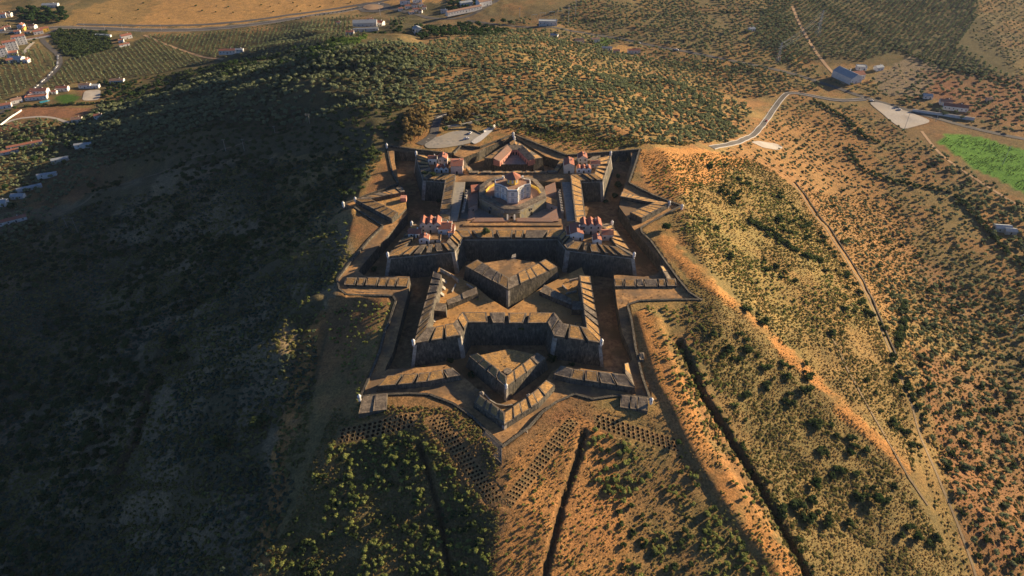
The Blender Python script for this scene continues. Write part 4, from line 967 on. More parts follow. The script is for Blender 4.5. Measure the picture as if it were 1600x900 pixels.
# ------------------------------------------------------------------ wolf pits (each one a conical hole, coloured near black inside, in its own collar of soil)
def pits(b, label, cls):
    (A, Bq, Cq, Dq), rows, cols = b
    pt = lambda u, v: ((A[0]*(1-u)+Bq[0]*u)*(1-v) + (Dq[0]*(1-u)+Cq[0]*u)*v, (A[1]*(1-u)+Bq[1]*u)*(1-v) + (Dq[1]*(1-u)+Cq[1]*u)*v)
    def gq(x, y): return h1(x, y) + .01
    for r_ in range(rows):
        for c_ in range(cols):
            sh = .5 if r_ % 2 else 0
            u0 = max(0, (c_ + sh - (.5 if not sh else 0)) / cols) if c_ else 0; u1 = (c_ + 1 + sh - (.5 if not sh else 0)) / cols
            if c_ == cols - 1: u1 = 1
            v0 = r_ / rows; v1 = (r_ + 1) / rows
            sq = [pt(u0, v0), pt((u0+u1)/2, v0), pt(u1, v0), pt(u1, (v0+v1)/2), pt(u1, v1), pt((u0+u1)/2, v1), pt(u0, v1), pt(u0, (v0+v1)/2)]
            cx, cy = pt((u0+u1)/2 + random.uniform(-.004, .004), (v0+v1)/2 + random.uniform(-.02, .02))
            if c_ in (0, cols-1) and sh == .5 and False: continue
            sq = ccw(sq); n = 12; pc = []
            for k in range(n):     # the cell edge seen along 12 rays
                a = 2 * math.pi * k / n; dx_, dy_ = math.cos(a), math.sin(a); best = 9.0
                for e in range(8):
                    (ax, ay), (bx_, by_) = sq[e], sq[(e+1) % 8]; ex, ey = bx_-ax, by_-ay; den = dx_*ey - dy_*ex
                    if abs(den) < 1e-9: continue
                    t = ((ax-cx)*ey - (ay-cy)*ex) / den; u = ((ax-cx)*dy_ - (ay-cy)*dx_) / den
                    if t > 0 and -1e-6 <= u <= 1.000001: best = min(best, t)
                pc.append((cx + dx_*best*1.03, cy + dy_*best*1.03))
            # keep the cell corners too, so neighbouring collars meet
            r0 = min(min(math.hypot(q[0]-cx, q[1]-cy) for q in pc) * .93, 1.1) * random.uniform(.82, 1.0); z0 = gq(cx, cy)
            gx = (h1(cx+1, cy) - h1(cx-1, cy)) / 2; gy = (h1(cx, cy+1) - h1(cx, cy-1)) / 2
            deep = random.choice((1, 1, 1, .8, .5))
            def rg(r, dz): return [(cx + r*math.cos(2*math.pi*k/n)*random.uniform(.93, 1.07), cy + r*math.sin(2*math.pi*k/n)*random.uniform(.93, 1.07), z0 + dz) for k in range(n)]
            tilt = lambda P: [(p[0], p[1], p[2] + gx*(p[0]-cx) + gy*(p[1]-cy)) for p in P]
            outer = [(q[0], q[1], gq(*q)) for q in pc]
            R1 = tilt(rg(r0*1.15, .10)); R2 = tilt(rg(r0, .03)); R3 = tilt(rg(r0*.66, -1.2*deep)); R4 = tilt(rg(r0*.25, -2.2*deep))
            v = outer + R1 + R2 + R3 + R4 + [(q[0], q[1], q[2]-3.4) for q in outer]
            v = [(p[0]-cx, p[1]-cy, p[2]-z0) for p in v]
            f = [(j*n+i, j*n+(i+1) % n, (j+1)*n+(i+1) % n, (j+1)*n+i) for j in range(4) for i in range(n)] + [tuple(range(4*n, 5*n))] + [(5*n+i, 5*n+(i+1) % n, (i+1) % n, i) for i in range(n)]
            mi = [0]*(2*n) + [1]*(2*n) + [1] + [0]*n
            cs = [(q[0]-cx, q[1]-cy, gq(*q)-z0-.03) for q in sq]; i8 = len(v); inner8 = [(q[0]*.72, q[1]*.72, (h1(cx+q[0]*.72, cy+q[1]*.72) + .01 - z0)) for q in cs]
            v += cs + inner8; f += [(i8+k, i8+(k+1) % 8, i8+8+(k+1) % 8, i8+8+k) for k in range(8)]; mi += [0]*8
            if inner8 and r0 > .3: pass
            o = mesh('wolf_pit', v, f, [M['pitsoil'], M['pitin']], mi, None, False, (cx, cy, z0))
            tag(o, label, 'pit', cls)
M['pitsoil'] = noise_mat('pit_collar_soil', (.18, .11, .05), (.38, .225, .095), .9, (.17, .13, .06), .5, .6)
pits(BANDS[0], 'round wolf pit in the lit rows below the lower left corner of the fort', 'wolf pits, lower left rows')
pits(BANDS[1], 'round wolf pit in the shaded slanting rows left of the front tip of the fort', 'wolf pits, left slanting rows')
pits(BANDS[2], 'round wolf pit in the sunlit slanting rows right of the front tip of the fort', 'wolf pits, right slanting rows')
pits(BANDS[3], 'round wolf pit in the rows below the lower right corner of the fort', 'wolf pits, lower right rows')

for q, _r, _c in BANDS:      # soil aprons that close the gap between the hillside and the pit collars
    I_ = offset(ccw(q), -.1); O_ = offset(ccw(q), 1.8); v = []; f = []; A = []
    for k in range(4):
        n = max(2, int(math.dist(I_[k], I_[(k+1) % 4]) / 1.5))
        for j in range(n):
            a = lerp(I_[k], I_[(k+1) % 4], j/n); b = lerp(O_[k], O_[(k+1) % 4], j/n); m_ = lerp(a, b, .5)
            v += [(a[0], a[1], h1(*a) + .03), (m_[0], m_[1], h1(*m_) + .05), (b[0], b[1], h1(*b) - .04)]
    n = len(v) // 3
    for j in range(n): k = (j+1) % n; f += [(3*j, 3*j+1, 3*k+1, 3*k), (3*j+1, 3*j+2, 3*k+2, 3*k+1)]
    o = mesh('pit_apron', v, [t[::-1] for t in f], M['ground'], None, None, True); tag(o, kind='structure')
    vx = np.array(v); ci = np.clip(np.searchsorted(xs, vx[:, 0]), 0, len(xs)-1); cj = np.clip(np.searchsorted(ys, vx[:, 1]), 0, len(ys)-1)
    ca = o.data.color_attributes.new('soil', 'FLOAT_COLOR', 'POINT'); ca.data.foreach_set('color', np.concatenate([colr[cj, ci], np.ones((len(v), 1))], 1).astype(np.float32).ravel())
    o.data.update()

# ------------------------------------------------------------------ plants
def crown_mesh(name, r, h, lobes, leaves, ls, seed, m, trunk=0, base=.15):
    g = random.Random(seed); v = []; f = []; mi = []
    C_ = []
    for k in range(lobes):
        a = g.uniform(0, 6.28); d = r * .62 * math.sqrt(g.random()); rr = r * g.uniform(.36, .6) * (1 if lobes > 1 else 1.6)
        C_.append((d*math.cos(a), d*math.sin(a), trunk + h * g.uniform(base + .2, .75), rr, rr * h / r * g.uniform(.55, .8)))
    for k in range(leaves):
        c = C_[k % lobes]; u = g.uniform(-1, 1); th = g.uniform(0, 6.28); s = math.sqrt(1 - u*u); rad = g.uniform(.72, 1.08)
        n = Vector((s*math.cos(th), s*math.sin(th), u * .9 + .1)); p = Vector((c[0] + n.x*c[3]*rad, c[1] + n.y*c[3]*rad, c[2] + n.z*c[4]*rad))
        if p.z < .1 + trunk * .6: continue
        nn = (n + Vector((g.uniform(-.7, .7), g.uniform(-.7, .7), g.uniform(-.5, .8)))).normalized()
        t = nn.orthogonal().normalized(); w = nn.cross(t); a = g.uniform(0, 6.28); t, w = t*math.cos(a) + w*math.sin(a), w*math.cos(a) - t*math.sin(a)
        q = ls * g.uniform(.6, 1.25); i = len(v)
        v += [tuple(p - t*q - w*q*.6), tuple(p + t*q - w*q*.45), tuple(p + t*q*.7 + w*q*.7), tuple(p - t*q*.8 + w*q*.55)]; f.append((i, i+1, i+2, i+3)); mi.append(0)
    # dark inner mass so the crown is not see-through everywhere
    for c in C_:
        i = len(v); n = 6
        for j, (zz, rr) in enumerate(((-.7, .45), (0, .78), (.65, .5))):
            v += [(c[0] + c[3]*rr*math.cos(6.28*k/n + j), c[1] + c[3]*rr*math.sin(6.28*k/n + j), max(.05, c[2] + zz*c[4])) for k in range(n)]
        for j in range(2): f += [(i+j*n+k, i+j*n+(k+1) % n, i+(j+1)*n+(k+1) % n, i+(j+1)*n+k) for k in range(n)]; mi += [0]*n
        f.append(tuple(i+2*n+k for k in range(n))); mi.append(0)
    mats = [m]
    if trunk:
        mats.append(M['bark']); i = len(v); n = 5
        for zz, rr in ((-.3, .07*r), (trunk + h*.4, .035*r)): v += [(rr*math.cos(6.28*k/n), rr*math.sin(6.28*k/n), zz) for k in range(n)]
        f += [(i+k, i+(k+1) % n, i+n+(k+1) % n, i+n+k) for k in range(n)]; mi += [1]*n
        for a in (0.5, 2.6, 4.7):
            j = len(v); e = Vector((math.cos(a)*r*.4, math.sin(a)*r*.4, trunk + h*.45)); q = .03*r
            v += [(-q, 0, trunk*.6), (q, 0, trunk*.6), (e.x+q*.5, e.y, e.z), (e.x-q*.5, e.y, e.z), (0, q, trunk*.6), (e.x, e.y+q, e.z)]; f += [(j, j+1, j+2, j+3), (j+4, j, j+3, j+5), (j+1, j+4, j+5, j+2)]; mi += [1]*3
    me = bpy.data.meshes.new(name); me.from_pydata(v, [], f)
    for q in mats: me.materials.append(q)
    me.polygons.foreach_set('material_index', mi); me.update(); return me
PROT = {}
def protos(kind, n, **k):
    PROT[kind] = [crown_mesh(kind, seed=hash(kind) % 1000 * 0 + 17 * i + len(kind), **k) for i in range(n)]
protos('olive_tree', 4, r=2.2, h=2.6, lobes=6, leaves=230, ls=.26, m=L['olive'], trunk=1.0)
protos('bush', 4, r=1.6, h=1.5, lobes=6, leaves=230, ls=.19, m=L['bush'])
protos('shrub', 4, r=1.0, h=1.05, lobes=5, leaves=170, ls=.13, m=L['shrub'])
protos('evergreen_oak', 3, r=3.2, h=3.6, lobes=11, leaves=700, ls=.27, m=L['oak'], trunk=.6)
protos('reed', 3, r=1.8, h=2.6, lobes=4, leaves=160, ls=.28, m=L['reed'])
protos('bare_tree', 3, r=2.8, h=4.2, lobes=8, leaves=330, ls=.2, m=L['brown'], trunk=1.6)
protos('dry_tuft', 3, r=.5, h=.4, lobes=3, leaves=26, ls=.13, m=L['grass'])
protos('sage_scrub', 3, r=.9, h=.75, lobes=5, leaves=80, ls=.17, m=L['sage'])
protos('scrub_tuft', 3, r=.75, h=.6, lobes=4, leaves=60, ls=.15, m=L['scrub'])
PLACED = {}
def scatter(kind, px, spacing, dens=1.0, s=(.8, 1.25), clump=None, grid=False, ang=0, avoid=True, jit=.42, mode='clump', world=None):
    """points on the ground inside a photo polygon; returns nothing, collects them by kind"""
    P = world or G(px); xs_ = [p[0] for p in P]; ys_ = [p[1] for p in P]
    cx, cy = (min(xs_)+max(xs_))/2, (min(ys_)+max(ys_))/2; rad = math.hypot(max(xs_)-min(xs_), max(ys_)-min(ys_))/2
    k = np.arange(-rad, rad, spacing); gx, gy = np.meshgrid(k, k)
    if grid: gx = gx + rng.normal(0, spacing*.05, gx.shape); gy = gy + rng.normal(0, spacing*.05, gx.shape)
    else: gx = gx + rng.uniform(-jit, jit, gx.shape)*spacing; gy = gy + rng.uniform(-jit, jit, gx.shape)*spacing
    c, s_ = math.cos(ang), math.sin(ang); x = (cx + gx*c - gy*s_).ravel(); y = (cy + gx*s_ + gy*c).ravel()
    m = inside(x, y, P) & (rng.random(x.shape) < dens)
    x, y = x[m], y[m]
    if clump:
        sc_, th, seed = clump; nn = fbm(x/sc_, y/sc_, seed, 3); m = nn > th; x, y = x[m], y[m]
    if avoid and len(x):
        m = ~inside(x, y, CRout)
        for q in AVOID_POLY: m &= ~inside(x, y, q)
        for Pl, w in AVOID_LINE:
            bb = (x > min(p[0] for p in Pl)-w) & (x < max(p[0] for p in Pl)+w) & (y > min(p[1] for p in Pl)-w) & (y < max(p[1] for p in Pl)+w)
            if bb.any():
                d = np.full(x.shape, 1e9); d[bb] = dist_poly(x[bb], y[bb], Pl); m &= d > w
        x, y = x[m], y[m]
    if not len(x): return
    z = H(x, y)
    PLACED.setdefault(kind, []).append(np.stack([x, y, z, rng.uniform(s[0], s[1], len(x)), rng.uniform(0, 6.283, len(x))], 1))
CRout = offset(ccw(CREST), 1.2)
AVOID_POLY = [offset(ccw(q), .9) for q, _, _ in BANDS] + [ccw(G(p)) for p in (
    [(1355,156),(1375,158),(1415,171),(1462,190),(1412,206)], [(1168,222),(1205,219),(1226,231),(1190,236)], [(660,230),(667,214),(705,203),(755,208),(780,197),(745,228),(690,234)],
    [(0,55),(22,45),(42,60),(40,72),(0,90)], [(38,140),(160,138),(158,165),(40,165)], [(1302,100),(1330,98),(1356,116),(1352,130),(1320,130)], [(170,50),(215,50),(212,75),(175,75)],
    [(22,172),(60,168),(140,168),(145,182),(20,186)], [(945,76),(970,68),(1002,76),(985,86)], [(340,76),(390,74),(388,90),(342,90)], [(545,30),(610,22),(610,50),(548,54)],
    [(1440,145),(1510,160),(1505,178),(1440,160)], [(830,24),(880,22),(878,44),(828,44)], [(590,0),(700,0),(690,28),(600,22)], [(550,3),(615,3),(615,22),(550,22)],
    [(1552,350),(1585,352),(1585,368),(1552,366)], [(1465,222),(1480,208),(1530,213),(1620,240),(1640,320),(1570,287),(1520,262)])]
AVOID_LINE = [(G(p), w) for p, w in (([(-60,52),(100,42),(260,48),(350,44),(430,34),(520,20),(600,6)], 9), ([(105,42),(82,48),(62,60),(78,75),(94,88),(93,104),(76,122),(60,136),(45,146),(20,168),(-30,190)], 6),
    ([(730,32),(810,42),(880,46),(960,58),(1020,72),(1090,84),(1180,102),(1250,118),(1310,138),(1350,152),(1410,170),(1480,190),(1560,210),(1700,238)], 6),
    ([(1352,155),(1310,158),(1270,150),(1233,144),(1222,152),(1205,175),(1188,200),(1172,214),(1150,224),(1110,231),(1060,236),(1010,232)], 6),
    ([(1238,10),(1250,40),(1270,75),(1292,105),(1320,132)], 4), ([(1238,286),(1290,355),(1335,425),(1372,500),(1400,570),(1432,660),(1470,760),(1505,840),(1528,910),(1550,980)], 2.5),
    ([(-20,206),(20,186),(60,182),(85,184),(110,192)], 4), ([(120,38),(200,40),(290,40),(370,35),(450,24),(540,10),(600,2),(640,-8)], 6), ([(655,226),(678,212),(680,198),(684,188),(690,182),(705,177)], 6),
    ([(590,8),(640,20),(680,30),(730,28),(760,10),(800,-12)], 7))] + [(STRIPS[0][0], 2.4), (STRIPS[1][0], 3.2), (TRENCH[1][0], 1.6), (TRENCH[2][0], 1.4)]
# groves
scatter('olive_tree', [(62,132),(110,92),(160,84),(215,66),(232,58),(330,98),(235,118),(150,126),(70,140)], 6.0, .96, (.68, .98), grid=True, ang=.62)
scatter('olive_tree', [(232,56),(330,52),(440,42),(560,26),(640,30),(560,60),(470,88),(420,92),(350,92),(290,78)], 6.2, .96, (.68, .98), grid=True, ang=.2)
scatter('olive_tree', [(-80,110),(0,92),(60,72),(88,90),(88,106),(52,134),(0,160),(-90,190)], 7.0, .95, (.75, 1.0), grid=True, ang=.6)
scatter('bush', [(75,50),(110,46),(180,50),(180,75),(120,92),(98,84)], 4.5, .95, (1.2, 2.3))
scatter('olive_tree', [(780,205),(640,190),(620,150),(760,115),(960,120),(1100,140),(1180,170),(1150,222),(1050,230),(1000,228),(900,205)], 6.8, .92, (.8, 1.35))
scatter('olive_tree', [(860,130),(900,125),(1040,130),(1110,150),(1150,210),(1060,225),(960,190)], 7.0, .5, (.9, 1.3))
scatter('olive_tree', [(620,110),(800,60),(960,86),(1180,100),(1300,135),(1250,148),(1100,145),(960,125),(780,118),(700,130)], 6.3, .85, (.7, 1.25))
scatter('olive_tree', [(760,40),(860,20),(1000,-30),(1230,-30),(1250,110),(1100,86),(960,58)], 7.8, .9, (.85, 1.3), (60, .30, 4))
scatter('olive_tree', [(1170,60),(1240,-40),(1520,-40),(1530,20),(1500,70),(1560,110),(1600,130),(1450,105),(1400,80),(1350,95),(1280,90),(1250,110)], 6.9, .92, (.8, 1.2), grid=True, ang=.95)
scatter('olive_tree', [(1520,-30),(1680,-30),(1700,130),(1600,125),(1520,60)], 8.0, .75, (.6, .95))
scatter('olive_tree', [(1370,120),(1430,88),(1480,110),(1440,150),(1370,150)], 9.0, .8, (.6, .9))
scatter('olive_tree', [(1430,120),(1500,100),(1700,150),(1700,225),(1560,205),(1400,165)], 10, .9, (.95, 1.3))
scatter('olive_tree', [(1060,232),(1240,150),(1350,170),(1450,225),(1560,300),(1700,380),(1700,520),(1420,520),(1330,400),(1250,292),(1200,260)], 6.6, .8, (.45, .95))
scatter('olive_tree', [(1450,225),(1520,270),(1700,380),(1700,470),(1560,380),(1480,290)], 7.5, .7, (.9, 1.25))
scatter('olive_tree', [(1350,420),(1600,430),(1800,520),(1800,1100),(1560,1000),(1500,800),(1420,600)], 7.2, .85, (.5, 1.2))
scatter('bush', [(1420,480),(1700,430),(1800,1100),(1560,1000),(1500,800),(1430,600)], 11, .7, (.8, 2.0))
scatter('bush', [(1240,160),(1600,300),(1800,500),(1420,520),(1250,292)], 14, .7, (.7, 1.8), (40, .45, 8))
# slopes behind and left of the fort
scatter('bush', [(200,140),(330,115),(480,110),(640,100),(640,205),(600,235),(520,235),(300,250),(150,260),(100,200)], 6.6, .9, (.9, 1.7), (45, .38, 12))
scatter('olive_tree', [(150,170),(400,100),(560,70),(660,70),(720,100),(640,170),(520,190),(330,190),(100,230)], 7.0, .85, (.9, 1.5))
scatter('olive_tree', [(-100,215),(110,180),(300,190),(180,260),(110,300),(40,380),(-100,400)], 6.2, .85, (.75, 1.2))
scatter('bush', [(-150,360),(30,350),(130,290),(300,240),(600,236),(560,310),(470,380),(300,500),(180,760),(100,1000),(-250,1000)], 6.2, .9, (.8, 2.3), (32, .42, 21))
scatter('scrub_tuft', [(-150,420),(130,320),(400,250),(600,238),(560,310),(520,340),(560,420),(500,500),(480,700),(410,900),(380,1020),(-250,1020)], 2.5, .9, (.7, 2.2), (22, .38, 23))
scatter('sage_scrub', [(-150,420),(130,320),(400,250),(600,238),(560,310),(520,340),(560,420),(500,500),(480,700),(410,900),(380,1020),(-250,1020)], 3.0, .9, (.8, 2.0), (26, .42, 91))
scatter('shrub', [(380,380),(540,330),(560,420),(500,480),(470,700),(390,1020),(150,1000),(260,560)], 5.5, .8, (.7, 1.5), (28, .45, 25))
scatter('bush', [(150,130),(330,102),(480,97),(640,75),(650,105),(480,118),(330,124),(200,150)], 5.0, .9, (.8, 1.9), (25, .36, 101))
scatter('olive_tree', [(800,47),(880,50),(960,62),(1100,90),(1200,106),(1180,112),(960,92),(800,66),(740,78),(620,112),(590,100),(680,66)], 6.8, .85, (.7, 1.3))
scatter('olive_tree', [(1250,112),(1300,138),(1360,154),(1420,172),(1440,160),(1380,150),(1370,122),(1340,134),(1300,128),(1280,100)], 7.5, .7, (.8, 1.2))
scatter('evergreen_oak', [(0,100),(60,70),(110,44),(0,36),(-60,60)], 13, .5, (.5, .9))
scatter('evergreen_oak', [(-40,160),(30,150),(170,128),(260,130),(220,170),(140,240),(60,290),(-40,340)], 13, .6, (.5, 1.0), (40, .42, 111))
scatter('olive_tree', [(160,160),(330,124),(400,118),(330,190),(200,240),(110,230)], 5.5, .8, (.8, 1.3))
scatter('dry_tuft', [(1035,370),(1100,430),(1270,570),(1420,730),(1400,735),(1250,590),(1090,455)], 1.6, .7, (.5, 1.2), (7, .45, 112), avoid=False)
scatter('scrub_tuft', [(1005,490),(1060,560),(1130,700),(1260,900),(1320,1000),(1270,1000),(1150,800),(1030,610)], 1.7, .8, (.4, 1.1), (8, .5, 113), avoid=False)
# nose below the fort, left of the axis
scatter('shrub', [(500,470),(610,470),(600,560),(560,640),(540,600)], 3.4, .75, (.8, 1.5))
scatter('shrub', [(520,690),(640,655),(770,800),(780,1000),(385,1000),(430,860)], 2.5, .85, (.5, 2.0), (12, .49, 31))
scatter('bush', [(520,700),(640,665),(760,830),(780,1000),(385,1000),(430,860)], 3.6, .75, (.5, 1.4), (11, .48, 35))
scatter('shrub', [(560,622),(740,655),(780,720),(660,650),(540,680)], 4.5, .6, (.5, 1.0))
scatter('scrub_tuft', [(520,640),(740,640),(780,710),(780,1000),(385,1000),(430,860)], 1.7, .95, (.6, 1.4), (9, .36, 36))
scatter('dry_tuft', [(520,640),(740,640),(780,710),(780,1000),(385,1000),(430,860)], 1.6, .9, (.7, 1.6))
# nose, right of the axis
scatter('dry_tuft', [(790,720),(900,630),(1020,640),(1180,800),(1260,1000),(780,1000)], 1.5, .7, (.4, 1.2))
scatter('scrub_tuft', [(790,740),(900,660),(1060,690),(1190,830),(1260,1000),(780,1000)], 2.4, .8, (.5, 1.2), (11, .46, 41))
scatter('shrub', [(905,670),(1060,700),(1130,790),(1210,920),(1240,1020),(1000,1020),(990,900),(930,760)], 2.8, .9, (.6, 2.1), (13, .45, 43))
scatter('shrub', [(790,740),(900,660),(960,800),(1000,1020),(780,1020)], 3.6, .6, (.4, 1.1))
scatter('bush', [(930,700),(1060,710),(1130,790),(1230,930),(1240,1020),(1000,1020),(960,800)], 5.5, .75, (.7, 1.3), (14, .47, 45))
# right slopes
scatter('shrub', [(1000,480),(1090,480),(1110,530),(1160,640),(1050,640)], 3.5, .75, (.8, 1.6), (14, .42, 47))
scatter('shrub', [(1040,560),(1110,600),(1180,740),(1240,880),(1280,1000),(1240,1000),(1150,800),(1080,660)], 3.3, .6, (.7, 1.5), (10, .45, 48))
scatter('scrub_tuft', [(1080,470),(1150,500),(1400,740),(1520,920),(1550,1020),(1290,1020),(1180,740),(1100,560)], 1.8, .85, (.5, 1.7), (12, .46, 51))
scatter('dry_tuft', [(1080,430),(1150,480),(1400,720),(1520,920),(1550,1020),(1290,1020),(1180,740),(1060,500)], 1.4, .9, (.7, 1.6))
scatter('bush', [(1080,440),(1200,500),(1380,700),(1500,900),(1540,1020),(1300,1020),(1190,740),(1120,580)], 6.5, .75, (.6, 2.3), (16, .54, 53))
scatter('scrub_tuft', [(1040,250),(1180,250),(1250,300),(1400,560),(1430,740),(1300,600),(1180,500),(1060,380),(1075,330)], 2.1, .85, (.6, 1.6), (18, .45, 55))
scatter('shrub', [(1010,238),(1180,255),(1250,330),(1350,500),(1250,520),(1140,430),(1060,360),(1070,325),(1000,290)], 4.2, .85, (.8, 1.7), (20, .42, 57))
scatter('bush', [(1120,250),(1240,320),(1400,560),(1450,740),(1300,540),(1170,400),(1080,330)], 6.0, .75, (.6, 2.2), (18, .54, 59))
scatter('dry_tuft', [(1000,240),(1180,250),(1250,300),(1420,560),(1430,740),(1060,380)], 2.0, .9, (.8, 1.8))
scatter('dry_tuft', [(1240,290),(1350,300),(1500,500),(1800,1000),(1550,1020)], 2.6, .9, (.9, 2.0))
scatter('scrub_tuft', [(1240,290),(1400,300),(1600,450),(1800,800),(1800,1020),(1550,1020)], 4.0, .9, (.8, 1.8))
scatter('scrub_tuft', [(700,195),(800,200),(900,238),(1000,228),(1130,235),(1000,215),(860,190)], 2.2, .95, (.8, 1.9), (18, .36, 63))
scatter('shrub', [(790,203),(900,208),(1000,226),(960,233),(890,236),(830,215)], 4.0, .8, (.8, 1.6))
# far hill, valley and town edge
scatter('bush', [(130,12),(560,-40),(1000,-60),(1000,-20),(600,4),(350,28),(150,32)], 22, .5, (.7, 1.5))
scatter('evergreen_oak', [(30,10),(105,18),(108,36),(60,38),(30,30)], 8, .85, (1.0, 1.7))
scatter('evergreen_oak', [(700,-6),(790,-10),(760,6),(720,20),(695,14)], 9, .8, (.9, 1.5))
scatter('evergreen_oak', [(640,45),(730,36),(800,48),(770,60),(660,62)], 8, .8, (.8, 1.4))
scatter('evergreen_oak', [(560,46),(620,36),(650,50),(560,60)], 9, .6, (.7, 1.2))
scatter('evergreen_oak', [(330,100),(420,88),(500,70),(540,62),(520,84),(440,106),(340,118)], 9, .7, (.7, 1.2))
scatter('evergreen_oak', [(0,196),(60,190),(110,205),(130,230),(60,245),(0,230)], 12, .7, (.7, 1.25))
scatter('evergreen_oak', [(160,130),(260,125),(260,170),(160,175)], 11, .6, (.6, 1.1))
scatter('reed', [(466,92),(500,74),(560,60),(575,54),(560,68),(520,84),(484,98)], 2.6, 1, (.8, 1.2))
scatter('reed', [(200,150),(300,130),(380,115),(440,106),(350,126),(230,152)], 3.2, .8, (.7, 1.1), (30, .35, 71))
scatter('bare_tree', [(640,178),(665,172),(668,205),(650,228),(632,232),(630,200)], 5.2, .95, (1.0, 1.5))
scatter('bare_tree', [(690,176),(745,170),(752,180),(738,188),(700,196),(688,190)], 5.5, .85, (.8, 1.2))
for q_, _r, _c in BANDS: scatter('dry_tuft', None, 1.5, .35, (.25, .5), avoid=False, world=q_); scatter('scrub_tuft', None, 4.2, .4, (.3, .6), avoid=False, world=q_)
scatter('reed', [(1468,222),(1482,211),(1530,216),(1618,242),(1636,315),(1570,284),(1520,260)], 2.6, .9, (.15, .42), (9, .42, 97), avoid=False)
# hedge lines
def hedge_line(kind, px, step, s, jit=2.0, rep_=1):
    P = densify(G(px), step, False)
    x = np.array([p[0] for p in P for _ in range(rep_)]); y = np.array([p[1] for p in P for _ in range(rep_)])
    x = x + rng.uniform(-jit, jit, len(x)); y = y + rng.uniform(-jit, jit, len(x)); m = ~inside(x, y, CRout); x, y = x[m], y[m]
    PLACED.setdefault(kind, []).append(np.stack([x, y, H(x, y), rng.uniform(s[0], s[1], len(x)), rng.uniform(0, 6.283, len(x))], 1))
hedge_line('bush', [(633,91),(665,96),(720,103),(790,108)], 2.6, (1.3, 1.9)); hedge_line('bush', [(730,64),(760,74)], 3, (1.2, 1.6))
hedge_line('bush', [(870,112),(885,125),(925,130),(945,140),(990,132),(1070,136),(1090,152),(1120,178),(1150,205)], 4, (1.3, 2.0), 2)
hedge_line('bush', [(1270,156),(1320,185),(1350,215),(1370,222)], 3, (1.3, 2.0), 2); hedge_line('bush', [(1325,232),(1345,262),(1395,284),(1470,298)], 3.4, (1.2, 1.9), 1.5)
hedge_line('bush', [(1240,-20),(1400,75),(1440,92),(1530,118),(1600,138)], 5, (1.2, 1.8), 3); hedge_line('bush', [(1498,310),(1530,345),(1560,380),(1600,420)], 3, (1.3, 2.1), 2)
hedge_line('bush', [(1410,470),(1412,505),(1400,540)], 3, (1.4, 2.2), 2); hedge_line('bush', [(1395,560),(1425,620),(1445,660)], 3.4, (1.2, 2.0), 2)
hedge_line('bush', [(1170,345),(1200,360),(1230,385),(1260,402),(1280,410)], 2.6, (1.3, 2.0), 2.5, 2); hedge_line('bush', [(1215,300),(1290,380),(1350,470),(1380,520)], 5, (1.0, 1.8), 3)
hedge_line('bush', [(1072,545),(1105,625),(1160,710),(1222,810),(1275,905)], 2.6, (.4, 1.3), 3.2); hedge_line('scrub_tuft', [(1058,535),(1093,625),(1148,712),(1206,810),(1258,905)], .9, (.5, 1.6), 3.6, 2)
hedge_line('bush', [(700,188),(745,172),(800,190),(870,212)], 3.5, (1.0, 1.5), 2); hedge_line('bush', [(40,166),(100,164),(200,158)], 3, (1.2, 1.8), 1.5)
hedge_line('bush', [(800,78),(840,92),(870,100),(910,108)], 3.5, (1.2, 1.8), 2); hedge_line('bush', [(840,40),(1000,26),(1200,18)], 6, (1.2, 1.8), 3)
hedge_line('bush', [(380,46),(440,36),(500,24),(560,12)], 7, (.7, 1.0), .4)
SPOTS = {  # single plants seen one by one: kind -> (px, size)
 'bush': [((1141,403),2.3),((1192,505),2.3),((1110,262),2.2),((1135,222),1.5),((330,408),2.8),((200,540),3.2),((285,563),2.8),((350,692),3.2),((142,690),3.6),((380,375),3.0),((350,385),2.6),((396,368),2.6),((365,380),2.8),((408,664),3.4),
          ((1355,490),2.2),((1290,425),1.6),((1200,368),1.5),((1345,475),1.9),((1245,795),2.6),((1262,812),2.8),((1225,800),2.3),((1300,745),1.6),((1325,820),1.8),((1165,552),1.4),((1230,590),1.7),((1200,610),1.4),((685,314),1.6),((668,300),2.0),((678,305),1.6),((965,345-55),2.2),((961,306),1.8),((967,275),1.6),((946,315),1.4),((760,398),2.2),((585,421),1.6),((612,424),1.4),((861,560),2.2),((814,535),1.2),((737,585),1.6),((893,568),1.2)],
 'shrub': [((725,478),1.0),((747,483),.9),((663,571),1.1),((1258,470),1.1),((632,873),1.3)],
 'evergreen_oak': [((1040,360),1.05),((1272,760),1.0),((1368,784),1.0),((704,565),.62),((1330,712),.8),((1430,842),.8),((695,205),.9),((1060,694),.5),((1398,598),.8),((1450,608),.8),((1530,735),.7),((1140,128),.9),((786,36),1.5),((797,38),1.4),((770,36),1.3),((20,326),1.5),((56,253),1.3),((10,296),1.1),((125,222),1.3),((150,210),1.2)],
}
def surf_z(x, y):
    """ground, or the top of the fort works at this spot"""
    dg_ = bpy.context.evaluated_depsgraph_get(); ok, loc, *_ = SC.ray_cast(dg_, Vector((x, y, 60)), Vector((0, 0, -1))); return loc.z if ok else h1(x, y)
INFORT = []
bpy.context.view_layer.update()
for kind, L_ in SPOTS.items():
    for px, s_ in L_:
        w = G([px])[0]
        if inside(np.array([w[0]]), np.array([w[1]]), CRout)[0]:
            w = at(px[0], px[1], -14.5 if px[1] > 300 or px[1] < 340 else -8); zz = surf_z(*w); INFORT.append((kind, w[0], w[1], zz, s_, px)); continue
        PLACED.setdefault(kind, []).append(np.array([[w[0], w[1], h1(*w), s_, random.uniform(0, 6.28)]]))

